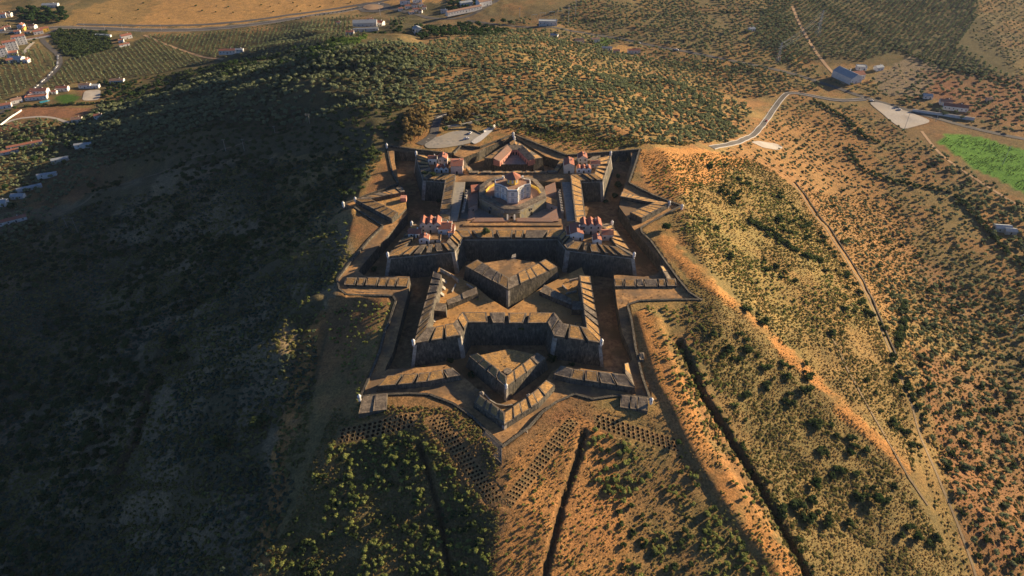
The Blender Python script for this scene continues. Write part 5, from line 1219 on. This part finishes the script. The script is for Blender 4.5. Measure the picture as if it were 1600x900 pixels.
fx = rng.uniform(-118, 118, 9000); fy = rng.uniform(-205, 110, 9000); fm = inside(fx, fy, offset(ccw(CREST), -3)) & (fbm(fx/12, fy/12, 95, 3) > .42); dgx = bpy.context.evaluated_depsgraph_get(); fg = []
for x_, y_ in zip(fx[fm], fy[fm]):
    ok, loc, nor, _i, ob, _m = SC.ray_cast(dgx, Vector((x_, y_, 60)), Vector((0, 0, -1)))
    if ok and nor.z > .9 and (ob.name.split('.')[0] in ('ditch_floor', 'covered_way', 'court', 'interior', 'merlon')): fg.append((x_, y_, loc.z, random.uniform(.3, .9) * (.6 if 'merlon' in ob.name else 1), random.uniform(0, 6)))
PLACED['fort_grass'] = [np.array(fg)]
def scatter_group(name, pts, protos_, label):
    """everything past the nearest 300 of a kind: one object of scattered copies"""
    me = bpy.data.meshes.new(name); me.vertices.add(len(pts)); me.vertices.foreach_set('co', pts[:, :3].astype(np.float32).ravel())
    a = me.attributes.new('scl', 'FLOAT', 'POINT'); a.data.foreach_set('value', pts[:, 3].astype(np.float32))
    a = me.attributes.new('rot', 'FLOAT', 'POINT'); a.data.foreach_set('value', pts[:, 4].astype(np.float32))
    a = me.attributes.new('pick', 'INT', 'POINT'); a.data.foreach_set('value', rng.integers(0, len(protos_), len(pts)).astype(np.int32))
    o = bpy.data.objects.new(name, me); COL.objects.link(o); tag(o, label, kind='stuff')
    g = bpy.data.node_groups.new(name, 'GeometryNodeTree'); g.interface.new_socket('Geometry', in_out='INPUT', socket_type='NodeSocketGeometry'); g.interface.new_socket('Geometry', in_out='OUTPUT', socket_type='NodeSocketGeometry')
    N = g.nodes; gi = N.new('NodeGroupInput'); go = N.new('NodeGroupOutput'); ip = N.new('GeometryNodeInstanceOnPoints'); jn = N.new('GeometryNodeJoinGeometry')
    for po in reversed(protos_):
        oi = N.new('GeometryNodeObjectInfo'); oi.inputs['Object'].default_value = po; oi.inputs['As Instance'].default_value = True; oi.transform_space = 'ORIGINAL'; g.links.new(oi.outputs['Geometry'], jn.inputs[0])
    def attr(n, t):
        x = N.new('GeometryNodeInputNamedAttribute'); x.data_type = t; x.inputs['Name'].default_value = n; return x.outputs['Attribute']
    cx = N.new('ShaderNodeCombineXYZ'); g.links.new(attr('rot', 'FLOAT'), cx.inputs[2])
    g.links.new(gi.outputs[0], ip.inputs['Points']); g.links.new(jn.outputs[0], ip.inputs['Instance']); ip.inputs['Pick Instance'].default_value = True
    g.links.new(attr('pick', 'INT'), ip.inputs['Instance Index']); g.links.new(cx.outputs[0], ip.inputs['Rotation']); g.links.new(attr('scl', 'FLOAT'), ip.inputs['Scale'])
    g.links.new(ip.outputs[0], go.inputs[0]); md = o.modifiers.new('scatter', 'NODES'); md.node_group = g
    return o
def in_view(x, y, z):
    dx, dy, dz = x - CAM[0], y - CAM[1], z - CAM[2]; d = dy*math.cos(PITCH) - dz*math.sin(PITCH); u = dy*math.sin(PITCH) + dz*math.cos(PITCH)
    return (np.abs(dx / d * FPX) < 800) & (np.abs(u / d * FPX) < 450), d
KINDS = {'olive_tree': ('olive tree', 'grey-green olive tree standing in the scattered groves on the plain', 'olive trees of the groves', 'olive_grove', 'grey-green olive groves covering the plain'),
         'bush': ('bush', 'dark green rounded bush growing on the dry hillside', 'dark bushes on the hillside', 'hillside_bushes', 'dark green bushes covering the hillsides'),
         'shrub': ('shrub', 'yellow-green leafy shrub on the slope round the fort', 'yellow-green shrubs round the fort', 'slope_shrubs', 'yellow-green shrubs on the slopes'),
         'evergreen_oak': ('tree', 'large dark evergreen tree with a dense rounded crown', 'large evergreen trees', 'woodland', 'dark evergreen trees'),
         'bare_tree': ('tree', 'brownish thin-leaved tree beside the car park road behind the fort', 'brownish trees by the car park', 'woodland', 'brown trees'),
         'sage_scrub': None, 'fort_grass': None, 'reed': None, 'dry_tuft': None, 'scrub_tuft': None}
STUFFN = {'sage_scrub': ('sage_scrub', 'grey-green scrub on the shaded slope'), 'fort_grass': ('court_grass', 'dry weeds on the ditch floors and courts'), 'reed': ('reed_bed', 'bright green reed beds along the valley stream'), 'dry_tuft': ('dry_grass', 'dry yellow grass tufts over the slopes'), 'scrub_tuft': ('low_scrub', 'low olive-green scrub over the slopes')}
def split_tree(kind, me, parent_label=None):
    pass
for kind, lst in PLACED.items():
    A_ = np.concatenate(lst, 0); vis, d = in_view(A_[:, 0], A_[:, 1], A_[:, 2]); size = np.where(vis, A_[:, 3] / d, A_[:, 3] / np.abs(d) * 1e-3)
    A_ = A_[np.argsort(-size)]
    PM = PROT['dry_tuft' if kind == 'fort_grass' else kind]
    if KINDS[kind]:
        cat, lab, grp, sname, slab_ = KINDS[kind]; n = min(298, len(A_))
        firsts = []
        for i in range(n):
            k = i if i < len(PM) else random.randrange(len(PM))
            o = bpy.data.objects.new(kind, PM[k]); COL.objects.link(o); o.location = A_[i, :3]; s_ = A_[i, 3]; o.scale = (s_, s_, s_ * random.uniform(.9, 1.15)); o.rotation_euler = (0, 0, A_[i, 4])
            tag(o, lab, cat, grp)
            if i < len(PM): firsts.append(o)
        if len(A_) > n: scatter_group(sname, A_[n:], firsts, slab_)
    else:
        firsts = []
        sname, slab_ = STUFFN[kind]
        # prototypes of stuff live in the same object as its first tufts
        for me_ in PM:
            o = bpy.data.objects.new(kind + '_source', me_); firsts.append(o)
        scatter_group(sname, A_, firsts, slab_)
    print(kind, len(A_))
for kind, x, y, z, s_, px in INFORT:
    o = bpy.data.objects.new(kind, random.choice(PROT[kind])); COL.objects.link(o); o.location = (x, y, z - .05); o.scale = (s_,)*3; o.rotation_euler = (0, 0, random.uniform(0, 6))
    tag(o, 'dark green bush growing on the ditch floor or a court inside the fort', KINDS[kind][0], 'bushes inside the fort')

# ------------------------------------------------------------------ countryside: houses, cars, poles
def gh(name, px, w, d, h, rz, label, **k):
    x, y = G([px])[0]; c = [h1(x + a*w/2, y + b*d/2) for a in (-1, 1) for b in (-1, 1)]
    return house(name, x, y, max(c), w, d, h, rz, label, **k)
T = 'town houses'
def blk(px, label, n):  # slab apartment block, four storeys
    return gh('apartment_block', px, 17, 9, 12, R(33), label, cat='apartment block', roof='gable_x', wins=4, rows=4, door=False, chim=True, rh=1.6, back=False, group='white apartment blocks')
blk((33,69), 'white four-storey apartment block with orange roof, nearest the road junction of its row', 0)
blk((19,78), 'white four-storey apartment block with orange roof in the middle of its row', 1)
blk((3,88), 'white four-storey apartment block with orange roof at the frame edge end of its row', 2)
gh('house', (22,86), 11, 8, 4, R(25), 'cream cottage with orange roof just below the apartment blocks', wallm='cream', wins=2)
gh('warehouse', (27,95), 20, 9, 4.5, R(-8), 'long shed with grey-blue roof below the apartment blocks', cat='shed', roofm='grayroof', wins=4)
gh('house', (43,97), 7, 7, 4, R(-8), 'small white gabled house at the end of the long grey-roofed shed', roof='gable_y', wins=1)
gh('house', (16,97), 8, 7, 3.6, R(30), 'small white house with red roof left of the long grey-roofed shed', wins=2)
gh('house', (70,49), 13, 6, 5, R(33), 'ochre terraced house with tiled roof at the road junction', wallm='yellow', wins=3, group=T)
gh('house', (61,53), 13, 6, 4.6, R(33), 'white terraced house with red roof beside the ochre terraced house', wins=3, group=T)
gh('garden_wall', (60,60), 34, 1.5, 2.2, R(33), 'long white roadside wall with red coping below the terraced houses', cat='wall', roof='flat', roofm='roof', wins=1, chim=False, door=False)
gh('house', (52,44), 10, 8, 4.2, R(-5), 'white house with red roof behind the white terraced house', wins=2, group=T)
gh('house', (34,43), 9, 8, 4.4, R(8), 'white gabled house with red roof in the upper middle of the town houses', roof='gable_y', wins=2, group=T)
gh('house', (39,48), 3, 9, 5, R(10), 'narrow bright yellow house among the town houses', wallm='yellow', roof='flat', wins=1, group=T, chim=False)
gh('house', (43,52), 8, 6, 3, R(30), 'low house with dull red roof below the narrow bright yellow house', roofm='oldroof', wallm='cream', wins=2, group=T)
gh('house', (28,52), 8, 6, 3.4, R(20), 'low white house left of the narrow bright yellow house', wins=2, group=T, roofm='roof')
gh('house', (12,45), 9, 6, 3.2, R(25), 'small red-roofed house on the upper street left of the town houses', wins=2, group=T, wallm='cream')
gh('house', (3,48), 9, 6, 3.2, R(25), 'small red-roofed house at the frame edge end of the upper street', wins=2, group=T)
gh('house', (4,27), 12, 7, 5, R(20), 'white house with bright yellow ground floor beyond the town houses', wallm='white', wins=3, group=T)
gh('house', (14,25), 12, 7, 4, R(-5), 'long white house with pinkish roof beyond the town houses', wins=3, group=T, roofm='oldroof')
gh('marquee', (80,11), 24, 9, 4, R(8), 'long pale grey-roofed hall among the trees below the golden hill', cat='hall', wallm='white', roofm='grayroof', wins=4)
gh('farmhouse', (198,60), 15, 8, 5, R(38), 'white farmhouse with red roof between the two gridded olive groves', wins=3)
gh('farm_outbuilding', (190,66), 7, 7, 3.5, R(20), 'small white outbuilding left of the farmhouse between the groves', cat='outbuilding', roof='flat', wins=1, chim=False)
gh('farm_outbuilding', (195,72), 14, 4, 3, R(38), 'low white lean-to in front of the farmhouse between the groves', cat='outbuilding', wins=2, roofm='roof')
gh('warehouse', (162,57), 24, 4, 2.5, R(-8), 'long blue-grey canopy beside the main road', cat='shed', roof='flat', roofm='grayroof', wins=1, chim=False, door=False)
gh('farmhouse', (357,86), 22, 7, 4, R(6), 'long white farmhouse with red roof on its own beside the gridded grove', wins=5)
gh('farm_outbuilding', (375,82), 10, 5, 3, R(6), 'low grey-roofed outbuilding at the right end of the long farmhouse', cat='outbuilding', roofm='grayroof', wins=2)
gh('villa', (64,148), 20, 10, 6, R(5), 'large white villa with orange roof beside the oval lawn', cat='villa', wins=5, rows=2, par=False)
gh('villa_wing', (58,155), 24, 7, 4, R(15), 'flat-roofed white wing in front of the large villa', cat='villa', roof='flat', wins=6, chim=False)
gh('villa_wing', (49,151), 7, 9, 4.5, R(35), 'white gabled wing at the lane side of the large villa', cat='villa', roof='gable_y', wins=1)
gh('villa_annex', (99,141), 14, 7, 4, R(5), 'white annex with orange roof above the oval lawn', cat='villa', wins=3)
gh('villa_annex', (86,146), 6, 5, 3, R(5), 'tiny house with bright red roof between the villa and its annex', cat='villa', wins=1)
gh('villa_annex', (134,137), 14, 6, 4, R(5), 'white house with dark red roof beside the sports court', cat='villa', wins=3, roofm='oldroof')
gh('villa_annex', (149,137), 11, 6, 3.4, R(5), 'low white block with blue-grey flat roof above the sports court', cat='villa', wins=3, roof='flat', roofm='grayroof', chim=False)
gh('farmhouse', (184,129), 17, 7, 3.6, R(8), 'white house with pinkish roof and dark trees on its left, above the vegetable rows', wins=3, roofm='oldroof')
gh('farmhouse', (8,168), 15, 7, 4, R(25), 'white roadside house with red roof at the frame edge left of the ploughed field', wins=3)
gh('farmhouse', (27,160), 12, 7, 4, R(38), 'long grey-roofed house right above the roadside red-roofed house', wins=2, roofm='oldroof')
gh('cottage', (122,191), 11, 7, 3.4, R(12), 'cream cottage with brown roof at the corner of the ploughed fields', wallm='cream', roofm='oldroof', wins=2)
gh('cottage', (155,186), 8, 6, 3.4, R(15), 'white cottage with orange roof and small yard, right of the brown-roofed cottage', wins=2)
gh('farm_range', (40,230), 34, 5, 3.4, R(28), 'very long white range with dark red roof on the lower farm', cat='farm building', wins=7)
gh('farm_range', (12,240), 22, 5, 3.2, R(30), 'long range with bright red roof at the frame edge end of the lower farm', cat='farm building', wins=4)
gh('shed', (95,253), 16, 5, 3, R(25), 'grey-roofed shed in the tree shade below the lower farm', cat='shed', roofm='grayroof', wins=2, wallm='cream', chim=False)
gh('shed', (132,232), 17, 4.5, 3, R(15), 'pale long-roofed shed on the edge of the hill shadow', cat='shed', roofm='grayroof', wins=2, chim=False)
gh('shed', (47,296), 22, 4, 2.8, R(30), 'pale blue-roofed greenhouse on the valley track', cat='shed', roofm='grayroof', wins=2, chim=False, door=False)
gh('shed', (75,277), 18, 4, 2.8, R(20), 'upper pale blue-roofed greenhouse on the valley track', cat='shed', roofm='grayroof', wins=2, chim=False, door=False)
gh('shed', (29,309), 12, 6, 3, R(5), 'blue-roofed lean-to at the near end of the valley track', cat='shed', roofm='grayroof', wins=2, chim=False, door=False)
gh('cottage', (4,320), 10, 8, 4, R(8), 'white cottage with grey roof beside the round yellow-green tree', roofm='grayroof', wins=2)
gh('farm_range', (20,347), 24, 6, 3.2, R(32), 'dark red-roofed range lowest on the valley floor beside the hill shadow', cat='farm building', wins=4)
gh('factory', (571,42), 34, 13, 6, R(6), 'large white farm hall with pale roof and blue gable near the roundabout', cat='hall', roofm='grayroof', wins=6)
gh('farmhouse', (594,40), 12, 9, 5, R(-20), 'white house with red roof cluster right of the large farm hall', wins=2)
gh('farm_outbuilding', (579,36), 9, 7, 5, R(6), 'red-roofed block against the right end of the large farm hall', cat='outbuilding', wins=2)
gh('farm_range', (572,49), 34, 4, 2.6, R(6), 'very low grey range in front of the large farm hall', cat='farm building', roofm='grayroof', wins=3, chim=False)
gh('cottage', (547,53), 10, 6, 3, R(5), 'small white cottage with red roof below the large farm hall', wins=2)
gh('house', (529,38), 6, 5, 3, R(5), 'tiny white cottage with red roof left of the large farm hall', wins=1)
rnd = random.Random(5)
VV = [((633,6),16,8,5,'white hall with red roof at the top edge of the far village'), ((652,3),14,8,5,'white hall at the right top of the far village'),
      ((626,17),7,5,4,'low white house at the roundabout end of the far village'), ((637,13),8,7,4,'white gabled house in the middle of the far village'), ((648,11),9,6,4,'white house with wide red roof in the far village'),
      ((658,10),7,5,4,'small white house at the tree side of the far village'), ((650,18),10,6,4,'white house with pink roof nearest the road in the far village'), ((657,20),6,5,3.5,'blue-shaded little house at the near corner of the far village'),
      ((663,14),6,6,3.5,'grey-roofed house at the far village edge'), ((643,22),8,5,3.5,'lowest white house with dark red roof in the far village')]
for px, w, d, h, lab in VV: gh('house', px, w, d, h, R(rnd.uniform(-10, 25)), lab, wins=2, group='far village houses', roofm=rnd.choice(['roof', 'oldroof']))
gh('caravan', (694,20), 10, 5, 4, R(-3), 'small blue-grey hall on the bare yard right of the far village', cat='hall', roofm='grayroof', wins=2)
gh('terrace_range', (725,22), 60, 7, 4.5, R(33), 'very long white terrace with dull red roof along the outgoing road', cat='terrace', roofm='oldroof', wins=12)
gh('warehouse', (756,9), 22, 12, 7, R(33), 'tall hall with dull red roof at the far end of the long terrace', cat='hall', roofm='oldroof', wins=4)
gh('warehouse', (728,9), 20, 8, 5, R(25), 'white hall behind the long terrace', cat='hall', roofm='grayroof', wins=4)
gh('house', (652,49), 10, 8, 5, R(30), 'blue-grey gabled house in the trees below the bare yard', roof='gable_y', wins=2, roofm='grayroof')
gh('substation_hall', (856,40), 26, 9, 6, R(-3), 'pale blue-fronted electrical hall under steel gantries', cat='hall', wallm='white', roofm='grayroof', roof='flat', wins=5, chim=False)
gh('farmhouse', (905,68), 12, 6, 4, R(0), 'white farmhouse with grey yard left of the green triangular field', wins=3, roofm='oldroof')
gh('farmhouse', (930,66), 10, 6, 4, R(10), 'white house with brown roof touching the green triangular field', wins=2, roofm='oldroof')
gh('shed', (866,59), 10, 5, 3.5, R(-20), 'grey-roofed shed in the trees left of the green triangular field', cat='shed', roofm='grayroof', wins=1, chim=False)
gh('farmhouse', (990,83), 16, 6, 4, R(5), 'white farmhouse with red roof below the bare yellow field', wins=4)
gh('shed', (948,79), 13, 5, 3, R(-5), 'low white shed at the left corner of the bare yellow field', cat='shed', roofm='grayroof', wins=2, chim=False)
gh('shed', (963,83), 8, 5, 3, R(0), 'small white shed between the long low shed and the red-roofed farmhouse', cat='shed', wins=1, chim=False)
gh('cottage', (1174,48), 8, 6, 3.5, R(10), 'lonely white cottage in the dense upper grove', wins=2, roofm='grayroof')
gh('factory', (1322,124), 18, 30, 7, R(25), 'large pale blue-roofed warehouse beside the dirt lane', cat='warehouse', roof='gable_y', roofm='grayroof', wins=3)
gh('factory', (1338,122), 14, 12, 6, R(15), 'white building with red roof joined to the right of the large warehouse', cat='warehouse', roof='gable_x', wins=3)
gh('shed', (1345,108), 12, 8, 4, R(-10), 'flat white shed behind the red-roofed building by the large warehouse', cat='shed', roof='flat', roofm='grayroof', wins=2, chim=False)
gh('house', (1372,109), 10, 7, 4, R(20), 'white house with grey roof standing right of the warehouse group', roofm='grayroof', wins=2)
gh('shed', (1448,153), 10, 7, 3.6, R(-10), 'white garage with grey roof at the entrance of the walled villa', cat='shed', roofm='grayroof', wins=2, chim=False)
gh('villa', (1491,171), 25, 9, 4.5, R(-18), 'long white villa with maroon roof behind its white roadside wall', cat='villa', roofm='roof', wins=6)
gh('villa_wing', (1476,163), 12, 8, 4, R(-18), 'short wing with maroon roof at the left end of the long roadside villa', cat='villa', roofm='oldroof', wins=2)
gh('garden_wall', (1473,181), 62, 1.0, 2.0, R(-21), 'long white roadside wall before the maroon-roofed villa', cat='wall', roof='flat', roofm='kerb', wins=1, chim=False, door=False)
gh('cottage', (1545,158), 7, 5, 3, R(5), 'tiny pinkish cottage in the grove right of the roadside villa', wins=1, wallm='pink', roofm='oldroof')
gh('shed', (1565,360), 13, 7, 3.5, R(-8), 'grey corrugated farm shed on the right-hand plain', cat='shed', roofm='grayroof', wallm='cream', wins=2, chim=False)
gh('shed', (1577,364), 9, 6, 3, R(-8), 'smaller grey lean-to beside the corrugated farm shed', cat='shed', roofm='grayroof', wallm='cream', wins=1, chim=False)
# pool and lawns of the villa
patch('swimming_pool', [(61,159),(77,156),(79,158),(63,162)], M['water'], .35)
# cars
def car(px, rz, m, label, s=1.0, group=None, z=None):
    x, y = G([px])[0] if z is None else at(px[0], px[1], z); z = surf_z(x, y) if z is None else surf_z(x, y)
    root = empty('car', (x, y, z), rz, label, 'car', group)
    mb = MB(); pr = [(-2.1, .35), (-2.15, .8), (-1.5, .95), (-.9, 1.02), (1.2, 1.0), (2.05, .9), (2.1, .4)]
    n = len(pr); v = [(a*s, -.85*s, b*s) for a, b in pr] + [(a*s, .85*s, b*s) for a, b in pr]
    mb.add(v, [tuple(range(n)), tuple(range(2*n-1, n-1, -1))] + [(i, i+n, (i+1) % n + n, (i+1) % n) for i in range(n)]); mb.build('body', M[m], root)
    mb = MB(); mb.hexa([(-1.2*s, -.78*s, 1.0*s), (1.3*s, -.78*s, .99*s), (1.3*s, .78*s, .99*s), (-1.2*s, .78*s, 1.0*s)], [(-.6*s, -.62*s, 1.5*s), (.9*s, -.62*s, 1.5*s), (.9*s, .62*s, 1.5*s), (-.6*s, .62*s, 1.5*s)]); cb = mb.build('cabin', M['glass'], root)
    mb = MB(); mb.box(-.58*s, .88*s, -.6*s, .6*s, 1.49*s, 1.54*s); mb.build('car_roof', M[m], cb)
    for ax in (-1.3, 1.3):
        for ay in (-.82, .82):
            mb = MB(); mb.tube((ax*s, (ay-.1)*s, .33*s), (ax*s, (ay+.1)*s, .33*s), .33*s, None, 10); mb.build('wheel', M['dark'], root)
    return root
car((729,218), R(20), 'carwhite', 'white car alone on the grey plaza behind the fort', 1.1); car((735,209), R(70), 'carwhite', 'white car parked at the upper edge of the grey plaza', .95)
car((1405,172), R(-25), 'carwhite', 'white car at the verge above the pale triangular lot, nearer the wall'); car((1362,158), R(-25), 'carwhite', 'white car at the pointed left end of the pale triangular lot')
car((1197,190), R(60), 'carred', 'red car driving down the curved access road')
car((998,68), R(-20), 'carwhite', 'white car on the valley road above the bare yellow field'); car((1057,79), R(-20), 'carwhite', 'white van on the valley road past the gridded orchard', 1.3)
Pc = densify(G([(94,88),(93,104),(80,118),(66,131),(58,138)]), 5.2, False); CG = 'cars parked along the curving road'
for i, p in enumerate(Pc[::1][:22]):
    if i % 4 == 3: continue
    q = Pc[min(i+1, len(Pc)-1)]; q0 = Pc[max(i-1, 0)]; a = math.atan2(q[1]-q0[1], q[0]-q0[0]); x = p[0] + math.sin(a)*2.6; y = p[1] - math.cos(a)*2.6
    r_ = car((0, 0), a, ['carwhite', 'cargrey', 'carwhite'][i % 3], ['white', 'grey', 'white'][i % 3] + ' car parked in the line along the curving valley road', 1.0, CG, z=-100)
    r_.location = (x, y, h1(x, y) + .25)
# poles and pylons
def pole(px, h, label, arm=1.6, m='wood', group='power line poles', rz=.4):
    x, y, z = g3(*px); root = empty('utility_pole', (x, y, z), rz, label, 'pole', group)
    mb = MB(); mb.tube((0, 0, -.5), (0, 0, h), .22, .14, 8); mb.build('pole_shaft', M[m], root)
    mb = MB(); mb.box(-arm, arm, -.1, .1, h-.9, h-.68); ca_ = mb.build('crossarm', M[m], root)
    for k in (-.9, 0, .9):
        mb = MB(); mb.lathe((k*arm, 0, h-.68), [(.06, 0), (.13, .15), (.13, .3), (.05, .4)], 6); mb.build('insulator', M['trim'], ca_)
    return root
pole((123,366), 18, 'tall pale power pole of the pair on the shaded left slope'); pole((107,359), 13, 'shorter pale power pole of the pair on the shaded left slope')
pole((382,236), 12, 'power pole right of a twin pole below the bushy rear slope'); pole((353,236), 12, 'power pole left of a twin pole below the bushy rear slope')
pole((480,192), 9, 'right post of the twin power poles in the rear bushes', arm=1.2); pole((484,193), 9, 'far right twin power pole in the rear bushes', arm=1.2); pole((430,209), 8, 'single short power pole in the rear bushes', arm=1.2)
pole((1578,528), 22, 'tall power pole with crossarm standing on the right-hand plain', arm=3, m='steel'); pole((1386,278), 14, 'power pole beside the hedge on the middle right plain', m='steel'); pole((1566,258), 20, 'pole at the edge of the bright green field', m='steel')
pole((1413,202), 22, 'lamp-like pole at the near corner of the pale triangular lot', m='steel'); pole((1462,190), 14, 'pole beside the valley road right of the pale triangular lot', m='steel')
for q_, lb_ in (((134,47),'nearest the junction'), ((164,46),'second from the junction'), ((192,46),'third from the junction'), ((221,51),'fourth from the junction'), ((253,48),'farthest from the junction')):
    x, y, z = g3(*q_); root = empty('street_lamp', (x, y, z), 0, 'street lamp on the dual road, ' + lb_, 'street lamp', 'street lamps on the dual road'); mb = MB(); mb.tube((0, 0, 0), (0, 0, 9), .14, .09, 6); mb.build('pole_shaft', M['steel'], root); mb = MB(); mb.box(-1.4, 1.4, -.1, .1, 8.9, 9.05); mb.build('lamp_arm', M['steel'], root)
def pylon(px, h, b, label):
    x, y, z = g3(*px); root = empty('lattice_pylon', (x, y, z), .5, label, 'pylon', 'lattice pylons'); mb = MB(); n = 8
    W_ = lambda t: b * (1 - t) ** 1.3 + .5
    for sx in (-1, 1):
        for sy in (-1, 1):
            for k in range(n): t0, t1 = k/n, (k+1)/n; mb.tube((sx*W_(t0)/2, sy*W_(t0)/2, h*t0), (sx*W_(t1)/2, sy*W_(t1)/2, h*t1), .13, None, 4)
    for k in range(n):
        t0, t1 = k/n, (k+1)/n
        for s in (-1, 1):
            mb.tube((-W_(t0)/2, s*W_(t0)/2, h*t0), (W_(t1)/2, s*W_(t1)/2, h*t1), .08, None, 4); mb.tube((s*W_(t0)/2, -W_(t0)/2, h*t0), (s*W_(t1)/2, W_(t1)/2, h*t1), .08, None, 4)
    mb.build('lattice_mast', M['steel'], root)
    for k, (zz, ww) in enumerate(((.72, 5), (.84, 4.2), (.95, 3.2))):
        mb = MB(); mb.tube((-ww, 0, h*zz), (ww, 0, h*zz), .14, None, 4); mb.tube((-ww, 0, h*zz), (0, 0, h*zz+1.6), .08, None, 4); mb.tube((ww, 0, h*zz), (0, 0, h*zz+1.6), .08, None, 4); mb.build('crossarm', M['steel'], root)
    return Vector((x, y, z))
p1 = pylon((1277,55), 34, 5, 'lattice pylon in the dense upper grove'); p2 = pylon((1215,98), 26, 4, 'smaller lattice pylon left of the dirt lane')
for dz, dx in ((.95, 3), (.95, -3), (.72, 4.6), (.72, -4.6)):
    a_ = p1 + Vector((dx*.88, dx*.48, 34*dz)); b_ = p2 + Vector((dx*.7, dx*.4, 26*dz)); pts = [a_.lerp(b_, t/14) - Vector((0, 0, 4*math.sin(math.pi*t/14)**1)) for t in range(15)]
    mb = MB(); base = pts[0]
    for u, v_ in zip(pts[:-1], pts[1:]): mb.tube(u - base, v_ - base, .07, None, 4)
    tag(mb.build('power_cable', M['steel'], None, False, base), 'thin power cable strung between the two lattice pylons', 'cable', 'cables between the lattice pylons')
for k, px in enumerate(((835,36),(848,33),(862,31),(874,30))):
    x, y, z = g3(*px); lb_ = ['first gantry from the left', 'second gantry from the left', 'third gantry from the left', 'rightmost gantry'][k]
    root = empty('gantry', (x, y, z), 0, lb_ + ' of the electrical substation', 'gantry', 'substation gantries')
    for s in (-4, 4): mb = MB(); mb.tube((s, 0, 0), (s, 0, 12), .2, .15, 4); mb.build('post', M['steel'], root)
    mb = MB(); mb.box(-4.2, 4.2, -.2, .2, 11.6, 12); mb.build('beam', M['steel'], root)
for px, h, lb_ in (((888,38),26,'left mast of the tall pair right of the substation'), ((899,26),26,'right mast of the tall pair right of the substation'), ((812,28),16,'steel mast left of the substation')):
    x, y, z = g3(*px); root = empty('mast', (x, y, z), 0, lb_, 'mast'); mb = MB(); mb.tube((0, 0, 0), (0, 0, h), .3, .18, 6); mb.build('pole_shaft', M['steel'], root); mb = MB(); mb.box(-1.5, 1.5, -.12, .12, h*.85, h*.88); mb.build('crossarm', M['steel'], root)
x, y, z = g3(594, 24); root = empty('roundabout_mast', (x, y, z), 0, 'tall lighting mast standing beside the roundabout', 'mast'); mb = MB(); mb.tube((0, 0, 0), (0, 0, 18), .3, .2, 6); mb.build('pole_shaft', M['steel'], root); mb = MB(); mb.lathe((0, 0, 17.6), [(.3, 0), (1.4, .3), (1.4, .5)], 8); mb.build('lamp_ring', M['steel'], root)
# walls and stone lines on the hill
def stone_line(name, px, w, h, label, m='merlon', cat='wall'):
    P = densify(G(px), 4, False); root = wroot(name, (P[0][0], P[0][1], h1(*P[0])), label, cat)
    for i, (a, b) in enumerate(zip(P[:-1], P[1:])):
        if i % 12 == 0: mb = MB()
        d = Vector((b[0]-a[0], b[1]-a[1])).normalized(); nn = Vector((-d.y, d.x)) * w/2; r = [(a[0]-nn.x, a[1]-nn.y), (b[0]-nn.x, b[1]-nn.y), (b[0]+nn.x, b[1]+nn.y), (a[0]+nn.x, a[1]+nn.y)]
        za, zb_ = h1(*a), h1(*b); zs = [za, zb_, zb_, za]; r2 = list(zip(r, zs))
        if area(r) < 0: r2 = r2[::-1]
        mb.hexa([(q[0], q[1], z-1) for q, z in r2], [(q[0], q[1], z + h + .1*math.sin(i*1.7)) for q, z in r2])
        if i % 12 == 11 or i == len(P) - 2: mb.build('wall_section', M[m], root)
    return root
stone_line('field_wall', [(1243,286),(1295,355),(1340,425),(1376,500),(1402,560)], .8, 1.0, 'low dry-stone wall running beside the field track on the right')
stone_line('plaza_wall', [(752,210),(742,205),(735,203),(725,202),(700,203)], .5, .9, 'low kerb wall round the upper side of the grey plaza')
stone_line('ramp_wall', [(756,207),(774,197),(776,196)], .8, 1.6, 'white parapet beside the ramp behind the fort', 'white')
stone_line('lane_wall', [(0,197),(14,186),(34,173)], .8, 1.6, 'white wall along the lane left of the ploughed field', 'white')

# ------------------------------------------------------------------ air
hz = bpy.data.materials.new('haze'); hz.use_nodes = True; n_ = hz.node_tree; n_.nodes.remove(n_.nodes['Principled BSDF'])
pv = n_.nodes.new('ShaderNodeVolumePrincipled'); pv.inputs['Density'].default_value = .00002; pv.inputs['Color'].default_value = (.55, .72, 1.0, 1); pv.inputs['Anisotropy'].default_value = .2
n_.links.new(pv.outputs[0], n_.nodes['Material Output'].inputs['Volume'])
mb = MB(); mb.box(-3500, 3500, -1200, 3500, -260, 275); tag(mb.build('haze', hz), kind='stuff')
